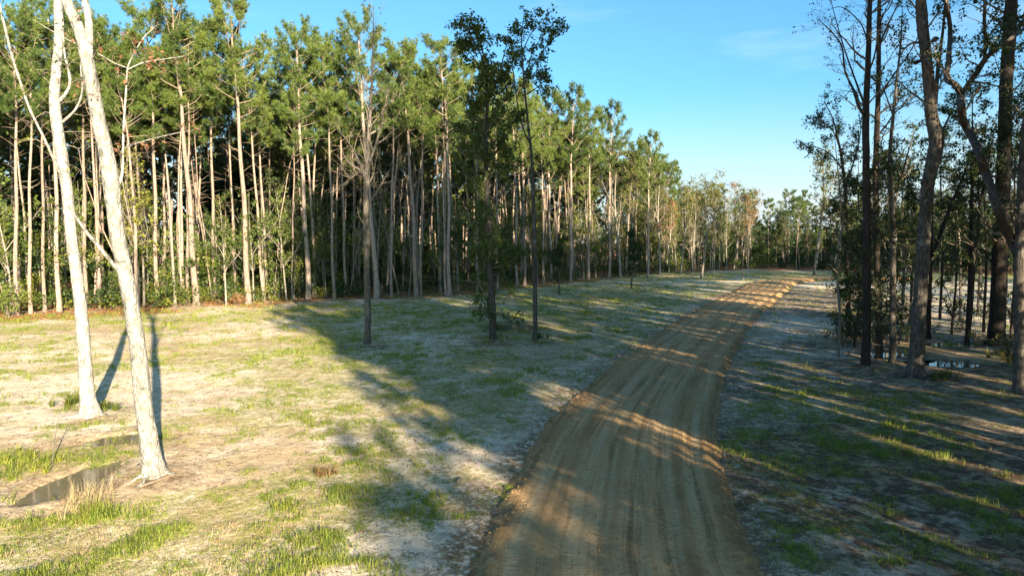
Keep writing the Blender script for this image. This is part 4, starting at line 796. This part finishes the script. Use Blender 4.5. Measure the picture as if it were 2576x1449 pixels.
# labels that count along a row, left to right, or back from a front pine
for (look, where), row in ROWS.items():
    row.sort(key=lambda q: q[0])
    for i, (px, o) in enumerate(row): o['label'] = (look + ' ' + where) if len(row) == 1 else ORD[i] + ' ' + look + ' ' + where + ', from the left'
SHORT = ['the tallest straight pine', 'the second thick bare pine', 'the shadow corner pine', 'the pine with red leaves before it', 'the pine left of the farther white trunk', 'the pine right of the farther white trunk', 'the pine midway between the white trunks', 'the slim lit pine beside the second thick one', 'the slim leaning pine', 'the thin pine hugging the tallest one',
         'the farther thin leaning pine', 'the thin pine behind the shadow corner one', 'the pine half hidden by understory', 'the leftmost edge pine', 'the second edge pine from the left', 'the third edge pine from the left', 'the thin young pine at the shadow corner', 'the rounded-crown pine', 'the thick dark-based pine', 'the thin pine touching the dark-based one', 'the pine left of the evergreen', 'the thin pine left of the evergreen',
         'the pine right of the evergreen', 'the pine just left of the slim crowned tree', 'the pale pine right of the slim crowned tree', 'the thin lit pine right of the slim crowned tree', 'the first tufted-top pine', 'the second tufted-top pine', 'the last tall edge pine', 'the first half-lit pine past the shadow corner', 'the second half-lit pine past the shadow corner', 'the slim pine in the dark gap', 'the pine hidden left behind the evergreen', 'the pine hidden right behind the evergreen', 'the slim pine between the tufted-top ones']
bins = {}
for px, y, o in INNER: bins.setdefault(int(np.argmin([abs(px - (.5 * f[0] + .5 * f[2])) for f in FP])), []).append((y, o))
for i, row in bins.items():
    row.sort(key=lambda q: q[0])
    for j, (y, o) in enumerate(row): o['label'] = ORD[j] + ' slender pine in depth behind ' + SHORT[i]

# --- the wood standing behind and to the right of the camera, outside the picture, whose shade falls across the clearing
ca, sa = math.cos(SUN_AZ), math.sin(SUN_AZ)
def sun_frame(s, d): return np.array((s * ca + d * sa, s * sa - d * ca))
n = 0; tk = []
SHADE = []
r2 = np.random.default_rng(5)
for s in np.concatenate([np.arange(11.2, 15, 1.9), np.arange(16.4, 32, 2.1), np.arange(32, 52, 3.4), np.arange(52, 118, 5.5)]):
    for d in ((2, 8, 14) if s < 14 else (2, 8.5) if s < 52 else (3, 10)):
        p = sun_frame(s + r2.uniform(-.5, .7), d + r2.uniform(-1.5, 1.5))
        if p[0] < .78 * p[1] + 4.4 and p[1] > -4.8: p = p + np.array((sa, -ca)) * 5
        if p[0] < .78 * p[1] + 4.0 and p[1] > -4.8: continue
        v = int(r2.choice([0, 6, 0, 1])); pine(v, (p[0], p[1], gz(p)), r2.uniform(24.5, 27.5), r2.uniform(0, 6.28), 'tall pine of the wood outside the picture whose shade crosses the road', 'pines of the wood beside the camera', (0, 0), widen=1.15)
        for _ in range(1 if r2.uniform() < .35 and s > 17 else 0):
            q = p + r2.normal(size=2) * 1.6
            if q[0] > .78 * q[1] + 3.5 or q[1] < -4:
                plant(HW[str(r2.choice(['tree_d', 'tree_g', 'ever', 'sap_g']))], 'broadleaf_tree', (q[0], q[1], gz(q)), r2.uniform(6, 12), r2.uniform(0, 6.28), 'broadleaf tree of the wood outside the picture shading the road', 'broadleaf trees of the wood beside the camera')
for s in np.concatenate([(7.2, 8.1), (9.1, 10.0, 10.9), (11.8, 12.7, 13.6), (14.5, 15.4, 16.3), np.arange(17.2, 33, 1.75), np.arange(33, 112, 2.6)]):
    for d in ((4.5, 9.5, 14) if s < 17 else (4, 9) if s < 33 else (5,)):
        p = sun_frame(s + r2.uniform(-.3, .4), d + r2.uniform(-1, 1)); high = 8.9 < s < 11 or 14 < s < 16.8 or (s > 17 and r2.uniform() < .15)      # pines let low light through under their crowns
        if not (p[0] > .78 * p[1] + 4.5 or p[1] < -4.5): continue
        if high: pine(int(r2.choice([2, 3, 7])), (p[0], p[1], gz(p)), (r2.uniform(12.5, 14.5) if s < 11 else r2.uniform(16, 19)), r2.uniform(0, 6.28), 'shorter pine of the wood outside the picture whose shade crosses the road', 'pines of the wood beside the camera')
        else: plant(HW[str(r2.choice(['tree_d', 'tree_g']))], 'broadleaf_tree', (p[0], p[1], gz(p)), r2.uniform(12.5, 16.5) if s < 15 else r2.uniform(8, 16), r2.uniform(0, 6.28), 'broadleaf tree of the wood outside the picture shading the road', 'broadleaf trees of the wood beside the camera')
for i in range(12):                                      # a lower belt of trees far behind the camera shades the nearest ground
    d = 30 + r2.uniform(-5, 5); p = sun_frame(3.4 + i * .5 + r2.uniform(-.3, .3), d); plant(HW[('tree_d', 'tree_g')[i % 2]], 'broadleaf_tree', (p[0], p[1], gz(p)), (d + 8.5 + .22 * i) * .287 + r2.uniform(-.3, .5), r2.uniform(0, 6.28), 'broadleaf tree far behind the camera, outside the picture, shading the nearest sand', 'low belt of trees behind the camera')

# ------------------------------------------------------------------ undergrowth and distant woodland (uncountable)
def leaf_cloud(name, centres, radii, per, size, mats, label, seed, hz=.7):
    g = np.random.default_rng(seed); pos = []
    for c, r in zip(centres, radii):
        u = unit(g.normal(size=(per, 3))) * (g.uniform(0, 1, (per, 1)) ** .45) * r; u[:, 2] *= hz
        q = c + u; pos.append(q[q[:, 2] > -.1])
    V, Q, tn = leaf_quads(np.vstack(pos), g, size, .3)
    link(name, mesh_np(name, V, Q, mat=M[mats], attrs=dict(tint=tn)), kind='stuff', label=label)
c1, r1, c2, rr2, c3, r3 = [], [], [], [], [], []
for i in range(900):
    s = rng.uniform(18, _es[13]); off = .4 + 20 * rng.uniform() ** 1.5; p = edge_pt(s, off); h = rng.uniform(.2, 1.2) + (rng.uniform() < .35) * rng.uniform(.5, 3.4)
    (c1 if rng.uniform() < .55 else c2).append(np.array((p[0], p[1], h)))
r1 = rng.uniform(.5, 1.3, len(c1)); rr2 = rng.uniform(.5, 1.4, len(c2))
leaf_cloud('undergrowth', c1, r1, 130, .16, 'leaf_green', 'green undergrowth massed among the pine trunks', 301)
leaf_cloud('undergrowth', c2, rr2, 120, .17, 'leaf_dark', 'dark evergreen undergrowth massed among the pine trunks', 302)
c5 = []
for i in range(170):
    p = edge_pt(rng.uniform(20, _es[5] + 4), .2 + 7 * rng.uniform() ** 1.5); c5.append(np.array((p[0], p[1], rng.uniform(.2, 1.0) + (rng.uniform() < .45) * rng.uniform(.5, 4))))
leaf_cloud('undergrowth', c5, rng.uniform(.4, 1.0, len(c5)), 110, .14, 'leaf_yellow', 'bright yellow-green undergrowth along the sunlit forest foot', 305)
for i in range(260):
    s = rng.uniform(_es[11] - 10, _es[16]); p = edge_pt(s, .3 + 16 * rng.uniform()); c3.append(np.array((p[0], p[1], rng.uniform(.2, 3.2))))
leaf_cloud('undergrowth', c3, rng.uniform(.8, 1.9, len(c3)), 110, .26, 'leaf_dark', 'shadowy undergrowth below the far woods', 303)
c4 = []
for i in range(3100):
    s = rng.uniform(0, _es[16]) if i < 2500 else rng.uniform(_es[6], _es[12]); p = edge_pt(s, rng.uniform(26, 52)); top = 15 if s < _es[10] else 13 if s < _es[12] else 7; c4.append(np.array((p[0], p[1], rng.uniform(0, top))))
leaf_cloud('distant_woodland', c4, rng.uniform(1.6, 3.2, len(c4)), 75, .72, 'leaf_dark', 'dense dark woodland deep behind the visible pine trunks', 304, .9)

# ------------------------------------------------------------------ grass, straw, litter
def blades(pos, k_, h, w, g, lean=.55, spread=.03):
    n = len(pos) * k_; p = np.repeat(pos, k_, 0); hh = np.repeat(h, k_) * g.uniform(.55, 1.2, n); ww = np.repeat(w, k_)
    p = p + np.stack([g.normal(size=n), g.normal(size=n), 0 * hh], 1) * np.repeat(spread if np.ndim(spread) else np.full(len(pos), spread), k_)[:, None]
    a = g.uniform(0, 6.283, n); d = np.stack([np.cos(a), np.sin(a), 0 * a], 1); sd = np.stack([-np.sin(a + .5), np.cos(a + .5), 0 * a], 1) * ww[:, None] * .5
    ln = g.uniform(.1, lean * 1.6, n)
    mid = p + d * (hh * ln * .35)[:, None] + UPV * (hh * .6)[:, None]; tip = p + d * (hh * ln)[:, None] + UPV * (hh * (1.05 - .45 * np.minimum(ln, 1)))[:, None]
    V = np.stack([p - sd, p + sd, mid + sd * .7, mid - sd * .7, tip], 1).reshape(-1, 3); b = np.arange(n)[:, None] * 5
    Q = b + np.array((0, 1, 2, 3)); T = b + np.array((3, 2, 4)); return V, Q, T, np.repeat(np.clip(np.repeat(g.uniform(0, 1, len(pos)), k_) * .65 + g.uniform(0, .35, n), 0, 1), 5)
g = np.random.default_rng(9)
def scatter(ncand, y0, y1, keep):
    y = y0 * (y1 / y0) ** g.uniform(0, 1, ncand); x = g.uniform(-.86, .86, ncand) * (y + 2); f = keep(x, y); ok = g.uniform(0, 1, ncand) < f
    x, y = x[ok], y[ok]; return np.stack([x, y, ground_z(x, y) - .006], 1)
pos = scatter(190000, 6, 95, lambda x, y: masks(x, y)[1] ** 1.2 * .85 * (.30 + 1.1 * sstep(.42, .6, fbm(x * 2.3, y * 2.3, 2, 113))) + .42 * sstep(.585, .665, fbm(x * 1.9, y * 1.9, 2, 117)) + .008)
pos = pos[road_dist(pos[:, 0], pos[:, 1]) > 1.95]
dist = pos[:, 1]; sc = np.clip(dist / 16, 1, 4.2)
V, Q, T, tn = blades(pos, 8, (.035 + .075 * g.uniform(0, 1, len(pos)) ** 2) * (.35 + 1.5 * sstep(.35, .7, fbm(pos[:, 0] * 1.1, pos[:, 1] * 1.1, 3, 111))) * np.clip(dist / 22, 1, 1.5), .0085 * sc, g, .9, .035 * np.clip(dist / 14, 1, 3.5))
link('grass', mesh_np('grass', V, Q, T, M['grass'], dict(tint=tn)), kind='stuff', label='short patchy green grass over the sandy clearing')
pos = scatter(34000, 6, 60, lambda x, y: (.08 + .35 * masks(x, y)[1]) * sstep(.48, .62, fbm(x * .5, y * .5, 3, 91)))
pos = pos[road_dist(pos[:, 0], pos[:, 1]) > 2.0]; dist = pos[:, 1]
V, Q, T, tn = blades(pos, 7, .05 + .10 * g.uniform(0, 1, len(pos)) ** 2, .007 * np.clip(dist / 16, 1, 4), g, 1.0, .05)
link('dry_grass', mesh_np('dry_grass', V, Q, T, M['dry_grass'], dict(tint=tn)), kind='stuff', label='bleached dry grass and stubble scattered in the clearing')
def flat_bits(pos, size, g, lift=.012, asp=.5):
    n = len(pos); a = unit(np.stack([g.normal(size=n), g.normal(size=n), g.normal(size=n) * .3], 1)); nr = unit(np.stack([g.normal(size=n) * .5, g.normal(size=n) * .5, np.ones(n)], 1)); b = unit(np.cross(nr, a)); L = size[:, None]
    p = pos + UPV * lift; V = np.stack([p - a * L * .5, p + b * L * asp * .5, p + a * L * .5, p - b * L * asp * .5], 1).reshape(-1, 3)
    return V, np.arange(4 * n).reshape(-1, 4), np.repeat(g.uniform(0, 1, n), 4)
pos = scatter(110000, 6, 60, lambda x, y: .25 + .6 * sstep(.45, .65, fbm(x * .6, y * .6, 3, 95))); pos = pos[road_dist(pos[:, 0], pos[:, 1]) > 1.9]
V, Q, tn = flat_bits(pos, (.028 + .05 * g.uniform(0, 1, len(pos)) ** 3) * np.clip(pos[:, 1] / 18, 1, 3), g)
link('leaf_litter', mesh_np('leaf_litter', V, Q, mat=M['litter'], attrs=dict(tint=tn)), kind='stuff', label='dark fallen leaves and bits strewn over the sand')
pos = scatter(60000, 6, 60, lambda x, y: .10 + .3 * sstep(.45, .65, fbm(x * .4 + 9, y * .4, 3, 97))); pos = pos[road_dist(pos[:, 0], pos[:, 1]) > 1.9]
V, Q, tn = flat_bits(pos, (.07 + .17 * g.uniform(0, 1, len(pos)) ** 2), g, .012, .05)
link('twig_litter', mesh_np('twig_litter', V, Q, mat=M['litter'], attrs=dict(tint=tn)), kind='stuff', label='thin broken twigs strewn over the sand')
pos = scatter(90000, 30, 100, lambda x, y: masks(x, y)[2] * sstep(7, 2, forest_in(x, y)))
V, Q, tn = flat_bits(pos, .16 + .2 * g.uniform(0, 1, len(pos)), g, .03, .22)
link('pine_straw', mesh_np('pine_straw', V, Q, mat=M['straw'], attrs=dict(tint=tn)), kind='stuff', label='reddish pine straw along the forest edge')
# dirt clods along the road shoulders
NC = 16000; cl = g.integers(0, len(_s), NC); sd_ = np.where(g.uniform(0, 1, NC) < .6, -1, 1); oo = sd_ * (1.86 + g.normal(size=NC) * .2); mid_ = g.uniform(0, 1, NC) < .35; oo = np.where(mid_, g.uniform(-1.8, 1.8, NC), oo)
jx = np.clip(np.searchsorted(ro, oo), 0, len(ro) - 1); cp = np.stack([RX[cl, jx], RY[cl, jx], RZ[cl, jx]], 1); cp = cp[(cp[:, 1] > 5) & (cp[:, 1] < 60)]
oct_ = np.array([(1, 0, 0), (0, 1, 0), (-1, 0, 0), (0, -1, 0), (0, 0, 1), (0, 0, -1)], float); of = np.array([(0, 1, 4), (1, 2, 4), (2, 3, 4), (3, 0, 4), (1, 0, 5), (2, 1, 5), (3, 2, 5), (0, 3, 5)])
sz = .008 + .034 * g.uniform(0, 1, len(cp)) ** 4
V = cp[:, None] + oct_[None] * sz[:, None, None] * g.uniform(.6, 1.3, (len(cp), 6, 3)); T = (np.arange(len(cp))[:, None, None] * 6 + of[None]).reshape(-1, 3)
link('dirt_clods', mesh_np('dirt_clods', V.reshape(-1, 3), None, T, M['road'], uv=np.zeros((len(cp) * 6, 2)) + np.repeat(g.uniform(-2, 2, (len(cp), 2)), 6, 0)), kind='stuff', label='loose dirt clods along the road shoulders')

# ------------------------------------------------------------------ single plants and fallen wood
def tuft(px, py, name, label, k_, h, w, mat_, lean=.5, spread=.12, cat='plant'):
    b = on_ground(px, py); n_ = 14; pp = np.stack([g.normal(size=n_) * spread, g.normal(size=n_) * spread, 0 * g.normal(size=n_)], 1)
    V, Q, T, tn = blades(pp, k_, np.full(n_, h), np.full(n_, w), g, lean, .03); o = link(name, mesh_np(name, V, Q, T, M[mat_], dict(tint=tn)), None, label, cat); o.location = b; return o
tuft(215, 1265, 'grass_clump', 'tall dry seeding grass clump in front of the long puddle', 16, .40, .007, 'dry_grass', .9, .2)
tuft(245, 1285, 'grass_clump', 'tall yellow-green grass clump beside the dry seeding clump', 14, .28, .009, 'grass', .9, .16)
tuft(275, 1300, 'grass_clump', 'green grass clump below the nearer white trunk, right of the dry clump', 12, .25, .010, 'grass', .8, .14)
tuft(60, 1175, 'grass_clump', 'thick bright grass clump at the picture edge left of the puddle', 26, .22, .012, 'grass', .9, .35)
tuft(20, 1160, 'grass_clump', 'grass clump cut by the picture edge behind the thick bright one', 24, .2, .012, 'grass', .9, .3)
tuft(1085, 1270, 'grass_clump', 'largest grass clump on the sand midway between white trunks and road', 24, .18, .011, 'grass', .9, .24)
tuft(715, 1275, 'grass_clump', 'small round grass clump alone on pale sand', 16, .15, .010, 'grass', .9, .12)
tuft(265, 1035, 'fern', 'yellow-green ferny plant at the foot of the farther white trunk', 12, .30, .022, 'leaf_yellow', 1.0, .14)
tuft(175, 1010, 'weed', 'leafy yellow-green weed patch left of the farther white trunk', 18, .32, .022, 'leaf_yellow', 1.0, .3)
tuft(815, 1190, 'weed', 'dark spiky weed on the sand near the grass', 8, .2, .012, 'leaf_rust', .9, .12)
tuft(2370, 955, 'weed', 'green weed tuft beyond the puddles in the shaded grove', 14, .4, .02, 'leaf_olive', .7, .25)
tuft(2540, 900, 'weed', 'green weeds at the foot of the massive grove pine', 20, .5, .025, 'leaf_olive', .7, .5)
tuft(1350, 850, 'weed', 'small dark weed at the base of the slim crowned tree', 10, .35, .03, 'leaf_dark', .7, .15)
def stick(pts, w, label, mat_='twig', lift=.03):
    P = []
    for (a, b, hgt) in pts: q = gp(a, b); q[2] = gz(q) + lift + hgt; P.append(q)
    P = np.array(P); c = P.mean(0); t = Tree(int(pts[0][0] * 7 + pts[0][1])); n_ = max(8, len(P) * 4)
    PP = smooth_line(P, n_); RR = np.linspace(w, w * .35, n_); V, Q = tube(PP - c, RR, 7, t.rng, .08)
    o = thing('fallen_branch', c, label, 'branch'); so = link('stem', mesh_np('stem', V, Q, mat=M[mat_], smooth=True), o)
    t.sprout(PP - c, RR, 5, .3, .95, (.15, .45), (30, 60), .1, 1, (2,), 0, .6); V, Q = join(t.fine); link('side_twigs', mesh_np('side_twigs', V, Q, mat=M[mat_]), so)
stick([(352, 1235, .02), (390, 1228, .05), (430, 1215, .06), (480, 1205, .02)], .022, 'fallen stick lying across the roots of the nearer white trunk')
stick([(338, 1195, .12), (356, 1190, .14), (385, 1192, .05)], .03, 'short crooked stick leaning on the left root of the nearer white trunk', 'pale_twig')
stick([(420, 1185, .02), (450, 1195, .05), (495, 1200, .02)], .016, 'thin fallen stick right of the nearer white trunk')
stick([(420, 1165, .03), (445, 1155, .06), (480, 1140, .02)], .014, 'thin dark stick pointing away behind the nearer white trunk')
stick([(132, 1165, 0), (140, 1130, .25), (150, 1105, .5)], .015, 'pale stick standing upright in mud left of the puddle', 'pale_twig')
stick([(970, 748, .1), (1010, 745, .2), (1045, 741, .1)], .05, 'pale fallen log at the dark foot of the forest edge', 'pale_twig')
stick([(1225, 765, .1), (1245, 752, .5), (1262, 757, .1)], .03, 'pale dead branch heap twig behind the evergreen tree', 'pale_twig')
stick([(2440, 868, .05), (2470, 862, .3), (2500, 868, .1)], .03, 'pale dead branch at the foot of the massive grove pine', 'pale_twig')
stick([(2455, 872, .05), (2480, 868, .25), (2520, 872, .1)], .025, 'second dead branch crossing at the foot of the massive grove pine', 'pale_twig')
stick([(2130, 895, .02), (2155, 890, .15), (2180, 893, .05)], .02, 'fallen branch at the foot of the slender white stem', 'pale_twig')
stick([(1148, 1212, .0), (1158, 1205, .03), (1166, 1200, .01)], .022, 'short grey stick lying alone on pale sand near the road', 'pale_twig')
# dead thin stem beside the tallest pine
b = on_ground(440, 772); t = Tree(91); P, Rr = t.stem([(441, 780, 8), (440, 750, 7), (434, 650, 6.5), (427, 520, 6), (421, 440, 5), (416, 388, 3)], b[1], sides=8, rough=.05); t.sprout(P, Rr, 6, .3, 1, (.3, 1.2), (40, 70), .2, 1, (2,), 0, .4)
o = thing('dead_tree', b, 'thin dead snapped stem standing left of the tallest straight pine', 'tree'); t.parts(o, b, 'pale_bark', 'pale_twig')

# leaning dead stems and brushwood at the forest foot
for i, (px, py, H, tl, lab) in enumerate([(330, 768, 11, -.22, 'dead stem leaning left behind the nearer white trunk'), (690, 752, 12, .16, 'dead stem leaning right near the shadow corner of the forest'), (880, 747, 9, -.3, 'dead stem leaning left in the shade beside the bare grey tree'), (1005, 745, 10, .25, 'dead stem leaning right in the dark gap of the forest'), (20, 790, 10, .2, 'dead stem leaning right at the left end of the forest'), (1450, 704, 11, -.2, 'dead pale stem leaning left by the first tufted-top pine')]):
    tr, fi, crn, r0 = PV[5]; b = on_ground(px, py); o = thing('dead_tree', b, lab, 'tree', 'leaning dead stems'); o.scale = (H / 20 * 1.3, H / 20 * 1.3, H / 20); o.rotation_euler = (.05 * (-1) ** i, tl, i); link('trunk', tr, o)
parts_ = []
for i in range(330):
    p = edge_pt(rng.uniform(25, _es[11]), rng.uniform(-1.2, 3.5)); a = rng.uniform(0, 6.28); L = rng.uniform(.4, 2.6); z0 = gz(p)
    d = np.array((math.cos(a), math.sin(a), rng.uniform(-.03, .22))); P = np.array([np.array((p[0], p[1], z0 + .02)) + d * L * f + rng.normal(size=3) * .04 * L * (0 < f) for f in (0, .35, .7, 1)]); parts_.append(tube(smooth_line(P, 6), np.linspace(.012 + .01 * L, .005, 6), 4))
V, Q = join(parts_); link('brushwood', mesh_np('brushwood', V, Q, mat=M['pale_twig'], smooth=True), kind='stuff', label='broken brushwood lying along the forest foot')
